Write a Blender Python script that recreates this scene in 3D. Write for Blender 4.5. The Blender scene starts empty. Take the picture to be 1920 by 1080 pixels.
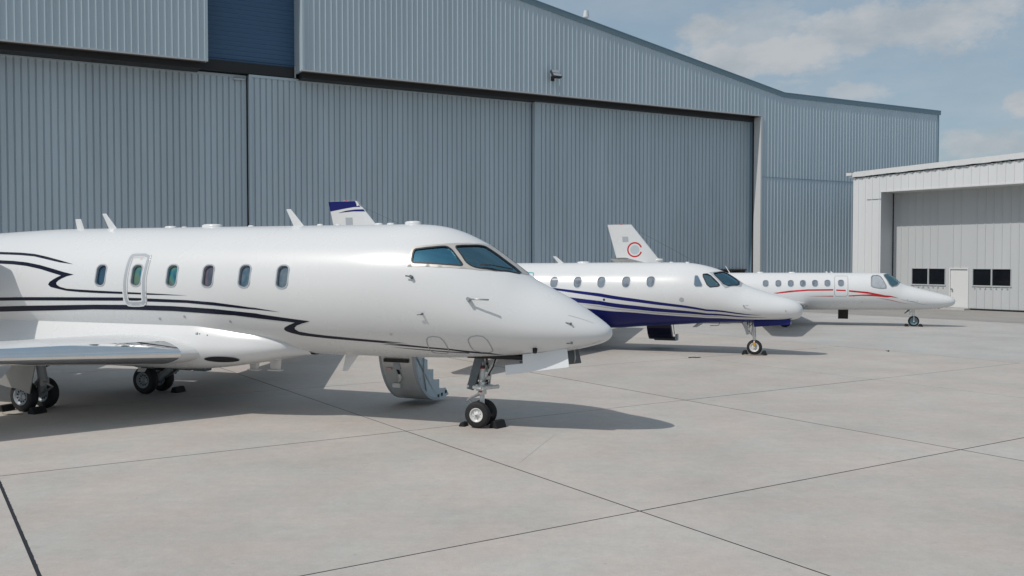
import bpy, bmesh, math, random
from mathutils import Vector, Matrix
from mathutils.geometry import delaunay_2d_cdt
import numpy as np
random.seed(7)
S = bpy.context.scene
C = S.collection
R = math.radians

# ------------------------------------------------------------------ camera, sky, sun, exposure
cam_d = bpy.data.cameras.new('camera'); cam = bpy.data.objects.new('camera', cam_d); C.objects.link(cam)
cam.location = (0, 0, 2.856); cam.rotation_euler = (R(90 - 1.742), 0, 0)
cam_d.sensor_width = 36; cam_d.lens = 32.9; cam_d.clip_start = 0.1; cam_d.clip_end = 6000
S.camera = cam
SUN_EL = 50.0
SUN_TO = Vector((-0.815, -0.58, 0)).normalized()           # horizontal direction towards the sun
W = bpy.data.worlds.new('World'); S.world = W; W.use_nodes = True
nt = W.node_tree; N = nt.nodes; K = nt.links
for n in list(N): N.remove(n)
def wn(t, **kw):
    n = N.new(t)
    for k, v in kw.items(): setattr(n, k, v)
    return n
out = wn('ShaderNodeOutputWorld'); bg = wn('ShaderNodeBackground'); bg.inputs['Strength'].default_value = 0.107
sky = wn('ShaderNodeTexSky', sky_type='NISHITA', sun_disc=False, sun_elevation=R(SUN_EL),
         sun_rotation=math.atan2(SUN_TO.x, SUN_TO.y), air_density=1.0, dust_density=2.2, ozone_density=1.3, altitude=100)
tc = wn('ShaderNodeTexCoord')
def vm(op, a, b=None):
    n = wn('ShaderNodeVectorMath', operation=op)
    for i, x in enumerate((a, b)):
        if x is None: continue
        if isinstance(x, (tuple, list)): n.inputs[i].default_value = x
        else: K.new(x, n.inputs[i])
    return n.outputs[0]
def mt(op, a, b=None, c=None, clamp=False):
    n = wn('ShaderNodeMath', operation=op, use_clamp=clamp)
    for i, x in enumerate((a, b, c)):
        if x is None: continue
        if isinstance(x, (int, float)): n.inputs[i].default_value = x
        else: K.new(x, n.inputs[i])
    return n.outputs[0]
def sm(x, lo, hi):
    n = wn('ShaderNodeMapRange', interpolation_type='SMOOTHSTEP'); K.new(x, n.inputs[0])
    n.inputs[1].default_value = lo; n.inputs[2].default_value = hi
    return n.outputs[0]
sep = wn('ShaderNodeSeparateXYZ'); K.new(tc.outputs['Generated'], sep.inputs[0])
zc = mt('ADD', mt('MAXIMUM', sep.outputs[2], 0.0), 0.13)
comb = wn('ShaderNodeCombineXYZ')
K.new(mt('DIVIDE', sep.outputs[0], zc), comb.inputs[0]); K.new(mt('DIVIDE', sep.outputs[1], zc), comb.inputs[1])
def noise(vec, scale, detail=6, rough=0.55, off=(0, 0, 0)):
    n = wn('ShaderNodeTexNoise'); n.inputs['Scale'].default_value = scale; n.inputs['Detail'].default_value = detail
    n.inputs['Roughness'].default_value = rough; K.new(vm('ADD', vec, off), n.inputs['Vector'])
    return n.outputs[0]
dirv = tc.outputs['Generated']
sheet = sm(noise(comb.outputs[0], 0.42, 7, 0.6, (3.1, 7.7, 0)), 0.40, 0.72)                 # thin high cloud everywhere
flat = vm('MULTIPLY', dirv, (1, 1, 2.3))
puff = noise(flat, 5.5, 8, 0.6, (1.9, 0.4, 2.2))
puffs = mt('MULTIPLY', sm(puff, 0.52, 0.66), sm(sep.outputs[2], 0.42, 0.12))                # cumulus low round the horizon
# the banks of cloud over the right end of the hangar: direction, half sizes
def bank(az, el, sx, sy, amp=1.0):
    d = (math.sin(R(az)) * math.cos(R(el)), math.cos(R(az)) * math.cos(R(el)), math.sin(R(el)))
    t = (math.cos(R(az)), -math.sin(R(az)), 0.0)
    wob = mt('MULTIPLY', mt('SUBTRACT', noise(vm('MULTIPLY', dirv, (1, 1, 1.6)), 15, 9, 0.66, (az, el, 0)), 0.5), 2.6)
    dd = vm('SUBTRACT', dirv, d)
    n1 = wn('ShaderNodeVectorMath', operation='DOT_PRODUCT'); K.new(dd, n1.inputs[0]); n1.inputs[1].default_value = t
    s2 = wn('ShaderNodeSeparateXYZ'); K.new(dd, s2.inputs[0])
    a = mt('DIVIDE', n1.outputs['Value'], math.sin(R(sx))); b = mt('DIVIDE', s2.outputs[2], math.sin(R(sy)))
    r = mt('SQRT', mt('ADD', mt('MULTIPLY', a, a), mt('MULTIPLY', b, b)))
    return mt('MULTIPLY', sm(mt('ADD', r, wob), 1.2, 0.45), amp)
cover = mt('MULTIPLY', sheet, 0.62)
for k in (puffs, bank(14.5, 11.9, 4.6, 1.35), bank(11.6, 13.4, 1.7, 1.0), bank(17.6, 12.0, 3.2, 1.2), bank(23.0, 12.9, 7.5, 1.7, 0.95), bank(20.0, 9.6, 1.9, 0.75, 0.8), bank(27.5, 6.2, 4.0, 1.2, 0.9), bank(28.6, 8.2, 1.3, 0.9)):
    cover = mt('MAXIMUM', cover, k)
cover = mt('MULTIPLY', cover, 0.86, clamp=True)
K.new(sky.outputs[0], (hz := wn('ShaderNodeMix', data_type='RGBA')).inputs[6])
hz.inputs[0].default_value = 0.48; hz.inputs[7].default_value = (3.45, 4.9, 5.85, 1)           # summer murk in the air
mix = wn('ShaderNodeMix', data_type='RGBA'); K.new(hz.outputs[2], mix.inputs[6])
shade = wn('ShaderNodeMix', data_type='RGBA'); K.new(sm(noise(flat, 9, 6, 0.6, (4, 2, 8)), 0.30, 0.66), shade.inputs[0])
shade.inputs[6].default_value = (3.9, 4.35, 4.75, 1); shade.inputs[7].default_value = (5.6, 5.75, 5.9, 1)
K.new(shade.outputs[2], mix.inputs[7])
K.new(cover, mix.inputs[0]); K.new(mix.outputs[2], bg.inputs[0]); K.new(bg.outputs[0], out.inputs[0])
sun_d = bpy.data.lights.new('sun', 'SUN'); sun = bpy.data.objects.new('sun', sun_d); C.objects.link(sun)
sun_d.energy = 2.85; sun_d.angle = R(0.55); sun_d.color = (1.0, 0.955, 0.90)
sv = Vector((SUN_TO.x * math.cos(R(SUN_EL)), SUN_TO.y * math.cos(R(SUN_EL)), math.sin(R(SUN_EL))))
sun.rotation_euler = sv.to_track_quat('Z', 'Y').to_euler(); sun.location = sv * 60
S.view_settings.view_transform = 'Standard'; S.view_settings.look = 'None'; S.view_settings.gamma = 1.0
S.view_settings.exposure = -0.2; S.view_settings.use_curve_mapping = False
S.render.engine = 'CYCLES'

# ------------------------------------------------------------------ materials
MATS = {}
def mat(name, col, rough=0.5, metal=0.0, spec=0.5, noise_amt=0.0, noise_scale=3.0, bump=0.0, bump_scale=40.0, coat=0.0, back=None, stretch=None, rough_var=0.0, rnd=0.0):
    m = bpy.data.materials.new(name); m.use_nodes = True; t = m.node_tree; L = t.links
    p = t.nodes['Principled BSDF']; p.inputs['Base Color'].default_value = (*col, 1)
    p.inputs['Roughness'].default_value = rough; p.inputs['Metallic'].default_value = metal
    p.inputs['Specular IOR Level'].default_value = spec; p.inputs['Coat Weight'].default_value = coat
    p.inputs['Coat Roughness'].default_value = 0.08
    src = None
    g = t.nodes.new('ShaderNodeTexCoord'); vec = g.outputs['Object']
    if stretch:
        mp = t.nodes.new('ShaderNodeMapping'); mp.inputs['Scale'].default_value = stretch; L.new(vec, mp.inputs[0]); vec = mp.outputs[0]
    if noise_amt:
        n = t.nodes.new('ShaderNodeTexNoise'); n.inputs['Scale'].default_value = noise_scale; n.inputs['Detail'].default_value = 8; n.inputs['Roughness'].default_value = 0.6
        L.new(vec, n.inputs['Vector'])
        r = t.nodes.new('ShaderNodeMapRange'); L.new(n.outputs[0], r.inputs[0])
        r.inputs[1].default_value = 0.25; r.inputs[2].default_value = 0.75; r.inputs[3].default_value = 1 - noise_amt; r.inputs[4].default_value = 1 + noise_amt * 0.6
        h = t.nodes.new('ShaderNodeVectorMath'); h.operation = 'SCALE'; h.inputs[0].default_value = col; L.new(r.outputs[0], h.inputs['Scale'])
        src = h.outputs[0]
        if rough_var:
            r2 = t.nodes.new('ShaderNodeMapRange'); L.new(n.outputs[0], r2.inputs[0]); r2.inputs[1].default_value = 0.3; r2.inputs[2].default_value = 0.7
            r2.inputs[3].default_value = rough - rough_var; r2.inputs[4].default_value = rough + rough_var; L.new(r2.outputs[0], p.inputs['Roughness'])
    if rnd:
        oi = t.nodes.new('ShaderNodeObjectInfo'); rr = t.nodes.new('ShaderNodeMapRange'); L.new(oi.outputs['Random'], rr.inputs[0])
        rr.inputs[3].default_value = 1 - rnd; rr.inputs[4].default_value = 1 + rnd
        h2 = t.nodes.new('ShaderNodeVectorMath'); h2.operation = 'SCALE'
        if src: L.new(src, h2.inputs[0])
        else: h2.inputs[0].default_value = col
        L.new(rr.outputs[0], h2.inputs['Scale']); src = h2.outputs[0]
    if back is not None:
        ge = t.nodes.new('ShaderNodeNewGeometry'); mx = t.nodes.new('ShaderNodeMix'); mx.data_type = 'RGBA'
        L.new(ge.outputs['Backfacing'], mx.inputs[0]); mx.inputs[7].default_value = (*back, 1)
        if src: L.new(src, mx.inputs[6])
        else: mx.inputs[6].default_value = (*col, 1)
        src = mx.outputs[2]
    if src: L.new(src, p.inputs['Base Color'])
    if bump:
        n2 = t.nodes.new('ShaderNodeTexNoise'); n2.inputs['Scale'].default_value = bump_scale; n2.inputs['Detail'].default_value = 5; L.new(vec, n2.inputs['Vector'])
        b = t.nodes.new('ShaderNodeBump'); b.inputs['Strength'].default_value = bump; b.inputs['Distance'].default_value = 0.02
        L.new(n2.outputs[0], b.inputs['Height']); L.new(b.outputs[0], p.inputs['Normal'])
    MATS[name] = m
    return m
def glass_mat(name, tint, refl=(0.75, 0.92, 1.0), base=0.12, spec_r=0.03):
    m = bpy.data.materials.new(name); m.use_nodes = True; t = m.node_tree; L = t.links
    t.nodes.remove(t.nodes['Principled BSDF']); o = t.nodes['Material Output']
    tr = t.nodes.new('ShaderNodeBsdfTransparent'); tr.inputs[0].default_value = (*tint, 1)
    gl = t.nodes.new('ShaderNodeBsdfGlossy'); gl.inputs['Roughness'].default_value = spec_r; gl.inputs[0].default_value = (*refl, 1)
    fr = t.nodes.new('ShaderNodeFresnel'); fr.inputs[0].default_value = 1.75
    mx = t.nodes.new('ShaderNodeMixShader'); ad = t.nodes.new('ShaderNodeMath'); ad.use_clamp = True; ad.inputs[1].default_value = base; L.new(fr.outputs[0], ad.inputs[0]); L.new(ad.outputs[0], mx.inputs[0]); L.new(tr.outputs[0], mx.inputs[1]); L.new(gl.outputs[0], mx.inputs[2])
    L.new(mx.outputs[0], o.inputs[0]); MATS[name] = m
    return m
def film_glass(name, cols, scale):
    """cabin glazing: dark tinted acrylic whose stress colours drift between blue, teal and violet"""
    m = mat(name, cols[0], 0.06, spec=0.6)
    t = m.node_tree; L = t.links; p = t.nodes['Principled BSDF']
    g = t.nodes.new('ShaderNodeTexCoord'); n = t.nodes.new('ShaderNodeTexNoise'); n.inputs['Scale'].default_value = scale; n.inputs['Detail'].default_value = 2
    mp = t.nodes.new('ShaderNodeMapping'); mp.inputs['Scale'].default_value = (1.5, 0.3, 1.0); L.new(g.outputs['Object'], mp.inputs[0]); L.new(mp.outputs[0], n.inputs['Vector'])
    cr = t.nodes.new('ShaderNodeValToRGB'); L.new(n.outputs[0], cr.inputs[0]); e = cr.color_ramp.elements
    e[0].position = 0.32; e[0].color = (*cols[0], 1); e[1].position = 0.68; e[1].color = (*cols[-1], 1)
    for i, c in enumerate(cols[1:-1]):
        x = e.new(0.32 + 0.36 * (i + 1) / (len(cols) - 1)); x.color = (*c, 1)
    L.new(cr.outputs[0], p.inputs['Base Color'])
    return m
WHITE = mat('white_paint', (0.685, 0.69, 0.69), 0.27, spec=0.5, noise_amt=0.015, noise_scale=0.6, back=(0.20, 0.22, 0.22), rough_var=0.012)
GREYWHITE = mat('grey_white_paint', (0.66, 0.68, 0.69), 0.35, noise_amt=0.06, noise_scale=6)
TRIM = mat('pale_trim_paint', (0.39, 0.42, 0.45), 0.5, spec=0.3)
SURR = mat('bare_metal_surround', (0.56, 0.53, 0.49), 0.38, 0.35, noise_amt=0.06, noise_scale=9)
NAVY = mat('navy_paint', (0.004, 0.007, 0.022), 0.3, spec=0.25, noise_amt=0.2, noise_scale=5)
BLUE = mat('royal_blue_paint', (0.007, 0.011, 0.125), 0.3, spec=0.3, noise_amt=0.08, noise_scale=3)
RED = mat('red_paint', (0.50, 0.012, 0.018), 0.3)
GREY = mat('grey_paint', (0.36, 0.38, 0.40), 0.4)
TEAL = mat('teal_paint', (0.03, 0.36, 0.42), 0.35)
CHROME = mat('polished_metal', (0.80, 0.81, 0.82), 0.07, 1.0, noise_amt=0.05, noise_scale=5, rough_var=0.02)
STEEL = mat('steel', (0.42, 0.43, 0.44), 0.38, 0.8)
TYRE = mat('tyre_rubber', (0.014, 0.014, 0.016), 0.72, noise_amt=0.3, noise_scale=14, bump=0.15, bump_scale=60)
RIM = mat('rim_paint', (0.66, 0.66, 0.64), 0.35, noise_amt=0.08, noise_scale=18)
RIMGREY = mat('rim_grey', (0.30, 0.34, 0.38), 0.35, noise_amt=0.1, noise_scale=18)  # main wheel grey, darkened to imitate the underwing shade
RIMTEAL = mat('rim_teal', (0.13, 0.22, 0.25), 0.4, noise_amt=0.1, noise_scale=18)
STRUT = mat('strut_paint', (0.70, 0.70, 0.68), 0.4, noise_amt=0.12, noise_scale=20)
DOORSHADE = mat('shade_grey_gear_door', (0.30, 0.30, 0.29), 0.4, noise_amt=0.1, noise_scale=5)  # grey paint, darkened to stand in for deep shade under the wing
DARK = mat('dark_cavity', (0.012, 0.012, 0.014), 0.7)
DGREY = mat('dark_grey_primer', (0.11, 0.13, 0.145), 0.5, noise_amt=0.15, noise_scale=12)
STAIR = mat('stair_paint', (0.46, 0.545, 0.585), 0.5, noise_amt=0.08, noise_scale=8)
SKIN = mat('bare_skin', (0.60, 0.60, 0.59), 0.3, 0.35, noise_amt=0.05, noise_scale=6)
AMBER = mat('amber_paint', (0.55, 0.30, 0.02), 0.4)
RUBBER = mat('chock_rubber', (0.012, 0.012, 0.013), 0.8, noise_amt=0.3, noise_scale=25, bump=0.3, bump_scale=60)
ROPE = mat('chock_rope', (0.32, 0.29, 0.22), 0.9)
GASKET = mat('gasket', (0.02, 0.022, 0.028), 0.5)
COCK = mat('cockpit_trim', (0.22, 0.27, 0.28), 0.7)
COCKD = mat('cockpit_dark', (0.035, 0.05, 0.06), 0.7)
FILMS = [film_glass('cabin_glass_a', [(0.010, 0.02, 0.04), (0.015, 0.05, 0.09), (0.02, 0.07, 0.12)], 2.2),
         film_glass('cabin_glass_b', [(0.012, 0.06, 0.10), (0.015, 0.15, 0.20), (0.10, 0.19, 0.13), (0.10, 0.09, 0.12)], 3.0),
         film_glass('cabin_glass_c', [(0.10, 0.09, 0.12), (0.05, 0.07, 0.10), (0.17, 0.12, 0.15)], 3.0),
         film_glass('cabin_glass_d', [(0.05, 0.11, 0.16), (0.13, 0.17, 0.20), (0.07, 0.11, 0.16)], 4.0)]
PANEB = film_glass('cabin_glass_pale', [(0.10, 0.14, 0.18), (0.22, 0.24, 0.28), (0.14, 0.22, 0.27)], 3.5)
SHADEGL = mat('shaded_glass', (0.40, 0.43, 0.46), 0.08, spec=0.6, noise_amt=0.25, noise_scale=4)
QGLASS = mat('quarter_glass', (0.13, 0.19, 0.26), 0.07, spec=0.6, noise_amt=0.2, noise_scale=6)
TINT = glass_mat('cockpit_glass', (0.30, 0.68, 0.80), (0.45, 0.82, 1.0), 0.19)
SIDEGL = glass_mat('side_glass', (0.30, 0.68, 0.80), (0.26, 0.72, 1.0), 0.30)
CLEAR = glass_mat('clear_glass', (0.55, 0.85, 0.88), (0.55, 0.9, 1.0), 0.24)
BLACKGLASS = mat('black_glass', (0.006, 0.007, 0.010), 0.06, spec=0.35, noise_amt=0.4, noise_scale=1.2)
# ------------------------------------------------------------------ mesh helpers
def link(name, me, parent=None, m=None, smooth=False, label=None, cat=None, group=None, kind=None):
    o = bpy.data.objects.new(name, me); C.objects.link(o)
    if parent: o.parent = parent
    if m:
        for x in (m if isinstance(m, (list, tuple)) else [m]): me.materials.append(x)
    if smooth: me.polygons.foreach_set('use_smooth', [True] * len(me.polygons))
    tag(o, label, cat, group, kind)
    return o
def tag(o, label=None, cat=None, group=None, kind=None):
    for k, v in (('label', label), ('category', cat), ('group', group), ('kind', kind)):
        if v: o[k] = v
    return o
def empty(name, loc, rz, label, cat, group=None, kind=None):
    o = bpy.data.objects.new(name, None); C.objects.link(o); o.location = loc; o.rotation_euler = (0, 0, rz); o.empty_display_size = 0.5
    return tag(o, label, cat, group, kind)
class MB:
    def __init__(s): s.v = []; s.f = []; s.mi = []; s.sm = []
    def add(s, v, f, mi=0, smooth=False):
        o = len(s.v); s.v += [tuple(map(float, p)) for p in v]
        for q in f: s.f.append([i + o for i in q]); s.mi.append(mi); s.sm.append(smooth)
        return s
    def box(s, a, b, mi=0, mtx=None):
        x0, y0, z0 = a; x1, y1, z1 = b
        v = [(x0, y0, z0), (x1, y0, z0), (x1, y1, z0), (x0, y1, z0), (x0, y0, z1), (x1, y0, z1), (x1, y1, z1), (x0, y1, z1)]
        if mtx: v = [mtx @ Vector(p) for p in v]
        return s.add(v, [(3, 2, 1, 0), (4, 5, 6, 7), (0, 1, 5, 4), (1, 2, 6, 5), (2, 3, 7, 6), (3, 0, 4, 7)], mi)
    def cyl(s, a, b, r, r2=None, n=14, mi=0, caps=True):
        a = Vector(a); b = Vector(b); r2 = r if r2 is None else r2
        z = (b - a).normalized(); x = z.orthogonal().normalized(); y = z.cross(x)
        v = []
        for c, q in ((a, r), (b, r2)):
            for i in range(n):
                t = 2 * math.pi * i / n; v.append(c + (x * math.cos(t) + y * math.sin(t)) * q)
        s.add(v, [(i, (i + 1) % n, n + (i + 1) % n, n + i) for i in range(n)], mi, True)
        if caps: s.add(v, [tuple(range(n))[::-1], tuple(range(n, 2 * n))], mi)
        return s
    def tube(s, pts, r, n=8, mi=0, closed=False):
        pts = [Vector(p) for p in pts]; m = len(pts); v = []; up = None
        for i, p in enumerate(pts):
            d = (pts[(i + 1) % m] - pts[i - 1]) if closed else (pts[min(i + 1, m - 1)] - pts[max(i - 1, 0)])
            d.normalize(); x = d.orthogonal().normalized() if up is None else (up - d * up.dot(d)).normalized(); up = x; y = d.cross(x)
            for k in range(n):
                t = 2 * math.pi * k / n; v.append(p + (x * math.cos(t) + y * math.sin(t)) * r)
        f = []
        for i in range(m if closed else m - 1):
            j = (i + 1) % m
            for k in range(n): f.append((i * n + k, i * n + (k + 1) % n, j * n + (k + 1) % n, j * n + k))
        if not closed: f += [tuple(range(n))[::-1], tuple(range((m - 1) * n, m * n))]
        return s.add(v, f, mi, True)
    def lathe(s, c, ax, prof, n=32, mi=0, smooth=True):
        """prof: (distance along ax, radius)"""
        c = Vector(c); z = Vector(ax).normalized(); x = z.orthogonal().normalized(); y = z.cross(x); m = len(prof)
        v = [c + z * h + (x * math.cos(2 * math.pi * k / n) + y * math.sin(2 * math.pi * k / n)) * r for h, r in prof for k in range(n)]
        f = [(i * n + k, i * n + (k + 1) % n, (i + 1) * n + (k + 1) % n, (i + 1) * n + k) for i in range(m - 1) for k in range(n)]
        return s.add(v, f, mi, smooth)
    def prism(s, poly, d, mi=0):
        """poly: 3-D points of a flat outline, d: extrusion vector"""
        n = len(poly); a = [Vector(p) for p in poly]; b = [p + Vector(d) for p in a]
        return s.add(a + b, [tuple(range(n))[::-1], tuple(range(n, 2 * n))] + [(i, (i + 1) % n, n + (i + 1) % n, n + i) for i in range(n)], mi)
    def loft(s, secs, closed=True, mi=0, smooth=True, caps=False):
        m = len(secs[0]); v = [p for q in secs for p in q]
        f = [(i * m + k, i * m + (k + 1) % m, (i + 1) * m + (k + 1) % m, (i + 1) * m + k) for i in range(len(secs) - 1) for k in range(m if closed else m - 1)]
        s.add(v, f, mi, smooth)
        if caps: s.add(secs[0], [tuple(range(m))[::-1]], mi); s.add(secs[-1], [tuple(range(m))], mi)
        return s
    def mesh(s, name):
        me = bpy.data.meshes.new(name); me.from_pydata(s.v, [], s.f)
        me.polygons.foreach_set('material_index', s.mi); me.polygons.foreach_set('use_smooth', s.sm); me.update()
        return me
    def obj(s, name, m, parent=None, fix=True, bevel=0, **kw):
        me = s.mesh(name)
        if fix or bevel:
            b = bmesh.new(); b.from_mesh(me)
            if bevel:
                bmesh.ops.remove_doubles(b, verts=b.verts, dist=1e-5)
                e = [x for x in b.edges if len(x.link_faces) == 2 and x.calc_face_angle(0) > 0.6]
                bmesh.ops.bevel(b, geom=e, offset=bevel, segments=1, affect='EDGES', clamp_overlap=True)
            bmesh.ops.recalc_face_normals(b, faces=b.faces); b.to_mesh(me); b.free()
        return link(name, me, parent, m, **kw)
def pchip(xs, ys):
    xs = np.array(xs, float); ys = np.array(ys, float)
    h = np.diff(xs); d = np.diff(ys) / h; m = np.zeros(len(xs))
    m[0] = d[0]; m[-1] = d[-1]
    for i in range(1, len(xs) - 1):
        if d[i - 1] * d[i] > 0:
            w1 = 2 * h[i] + h[i - 1]; w2 = h[i] + 2 * h[i - 1]
            m[i] = (w1 + w2) / (w1 / d[i - 1] + w2 / d[i])
    def f(x):
        x = np.clip(np.asarray(x, float), xs[0], xs[-1])
        k = np.clip(np.searchsorted(xs, x, side='right') - 1, 0, len(xs) - 2)
        t = (x - xs[k]) / h[k]
        return ((1 + 2 * t) * (1 - t) ** 2 * ys[k] + t * (1 - t) ** 2 * h[k] * m[k]
                + t * t * (3 - 2 * t) * ys[k + 1] + t * t * (t - 1) * h[k] * m[k + 1])
    return f
class Hull:
    """A fuselage: top and bottom lines, half width and waterline height along the length s (metres aft of the nose tip)."""
    def __init__(self, top, bot, half, waist, R):
        q = lambda tab: pchip([math.sqrt(max(p[0], 0)) for p in tab], [p[1] for p in tab])
        self.t, self.b, self.w, self.c = q(top), q(bot), q(half), q(waist)
        self.R = R; self.L = top[-1][0]
    def sec(self, s):
        r = np.sqrt(np.maximum(s, 0)); t, b = self.t(r), self.b(r)
        c = b + (t - b) * self.c(r)
        return t - c, c - b, self.w(r), c
    def pt(self, s, th, off=0.0):
        """th: 0 at the crown, negative on the starboard side; returns local x (forward), y (to port), z."""
        s = np.asarray(s, float); th = np.asarray(th, float)
        u, d, w, c = self.sec(s); ct = np.cos(th)
        z = c + np.where(ct >= 0, u, d) * ct
        y = w * np.sin(th)
        p = np.stack([-s, y, z], -1)
        if off:
            p = p + self.nrm(s, th) * off
        return p
    def nrm(self, s, th, e=0.01):
        s = np.maximum(np.asarray(s, float), 2 * e)
        a = self.pt(s + e, th) - self.pt(s - e, th)
        b = self.pt(s, np.asarray(th) + e) - self.pt(s, np.asarray(th) - e)
        n = np.cross(a, b)
        n = n / np.maximum(np.linalg.norm(n, axis=-1, keepdims=True), 1e-9)
        sg = np.sign(n[..., 1] * np.sin(th) + n[..., 2] * np.cos(th))
        return n * np.where(sg == 0, 1, sg)[..., None]

# fuselage lines: crown, keel, half width, height of the widest line
HULL = {
  'J1': Hull([(0, 1.65), (0.023, 1.74), (0.113, 1.824), (0.292, 1.95), (0.519, 2.1), (0.747, 2.235), (0.979, 2.352), (1.212, 2.462), (1.448, 2.6), (1.6, 2.715), (1.782, 2.845), (1.95, 2.965), (2.161, 3.1), (2.416, 3.235), (2.615, 3.32), (2.815, 3.385), (3.017, 3.43), (3.324, 3.463), (3.7, 3.474), (5, 3.476), (11.2, 3.48), (12.6, 3.44), (13.4, 3.41), (15, 3.4), (17, 3.38), (18.5, 3.33), (20, 3.2)], [(0, 1.65), (0.032, 1.584), (0.138, 1.51), (0.291, 1.46), (0.517, 1.4), (0.792, 1.345), (1.447, 1.265), (1.9, 1.225), (2.42, 1.19), (3, 1.163), (4.2, 1.143), (6, 1.14), (12, 1.15), (14, 1.35), (16, 1.8), (18, 2.35), (20, 2.9)],
    [(0, 0), (0.03, 0.12), (0.12, 0.24), (0.3, 0.37), (0.52, 0.48), (0.75, 0.575), (1, 0.665), (1.25, 0.745), (1.5, 0.82), (1.8, 0.9), (2.2, 0.985), (2.6, 1.05), (3, 1.1), (3.5, 1.14), (4.2, 1.165), (12, 1.165), (14, 1.1), (16, 0.9), (18, 0.6), (20, 0.22)], [(0, 0.5), (0.3, 0.45), (1, 0.42), (2, 0.42), (3, 0.46), (4, 0.5), (20, 0.5)], 1.165),
  'J2': Hull([(0, 1.374), (0.01, 1.45), (0.052, 1.514), (0.158, 1.607), (0.386, 1.7), (0.814, 1.815), (1.232, 1.945), (1.466, 2.03), (1.65, 2.1), (1.796, 2.18), (2.0, 2.32), (2.241, 2.465), (2.417, 2.54), (2.819, 2.665), (3.225, 2.74), (3.635, 2.768), (5, 2.766), (9, 2.74), (10.5, 2.74), (12, 2.72), (14, 2.6), (15.3, 2.4)], [(0, 1.374), (0.02, 1.23), (0.078, 1.15), (0.229, 1.09), (0.532, 1.045), (1.2, 1.0), (1.85, 0.967), (2.65, 0.935), (3.6, 0.86), (4.7, 0.782), (5.74, 0.7), (7, 0.69), (9, 0.72), (11, 0.95), (13, 1.45), (15.3, 2.05)],
    [(0, 0), (0.02, 0.14), (0.08, 0.24), (0.2, 0.33), (0.4, 0.42), (0.8, 0.53), (1.2, 0.62), (1.6, 0.7), (2, 0.77), (2.5, 0.84), (3, 0.89), (3.6, 0.92), (4.5, 0.93), (10, 0.93), (12, 0.75), (14, 0.4), (15.3, 0.12)], [(0, 0.5), (0.5, 0.48), (1.5, 0.44), (2.5, 0.47), (3.5, 0.5), (15.3, 0.51)], 0.95),
  'J3': Hull([(0, 1.115), (0.03, 1.18), (0.131, 1.26), (0.548, 1.402), (1.281, 1.588), (1.7, 1.7), (1.915, 1.762), (2.05, 1.815), (2.128, 1.85), (2.3, 1.99), (2.472, 2.13), (2.62, 2.22), (2.8, 2.265), (3.1, 2.275), (4.8, 2.28), (8, 2.27), (10, 2.25), (12, 2.15), (14, 1.95)], [(0, 1.115), (0.025, 1.0), (0.1, 0.92), (0.23, 0.863), (0.81, 0.765), (1.586, 0.712), (2.65, 0.7), (4, 0.683), (6, 0.655), (9, 0.66), (11, 0.9), (13, 1.35), (14, 1.6)],
    [(0, 0), (0.03, 0.12), (0.1, 0.2), (0.25, 0.29), (0.55, 0.39), (1, 0.49), (1.6, 0.6), (2.1, 0.67), (2.6, 0.73), (3.2, 0.78), (4, 0.8), (9, 0.8), (11, 0.62), (13, 0.3), (14, 0.1)], [(0, 0.5), (1, 0.48), (2.5, 0.5), (14, 0.5)], 0.8)}

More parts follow.
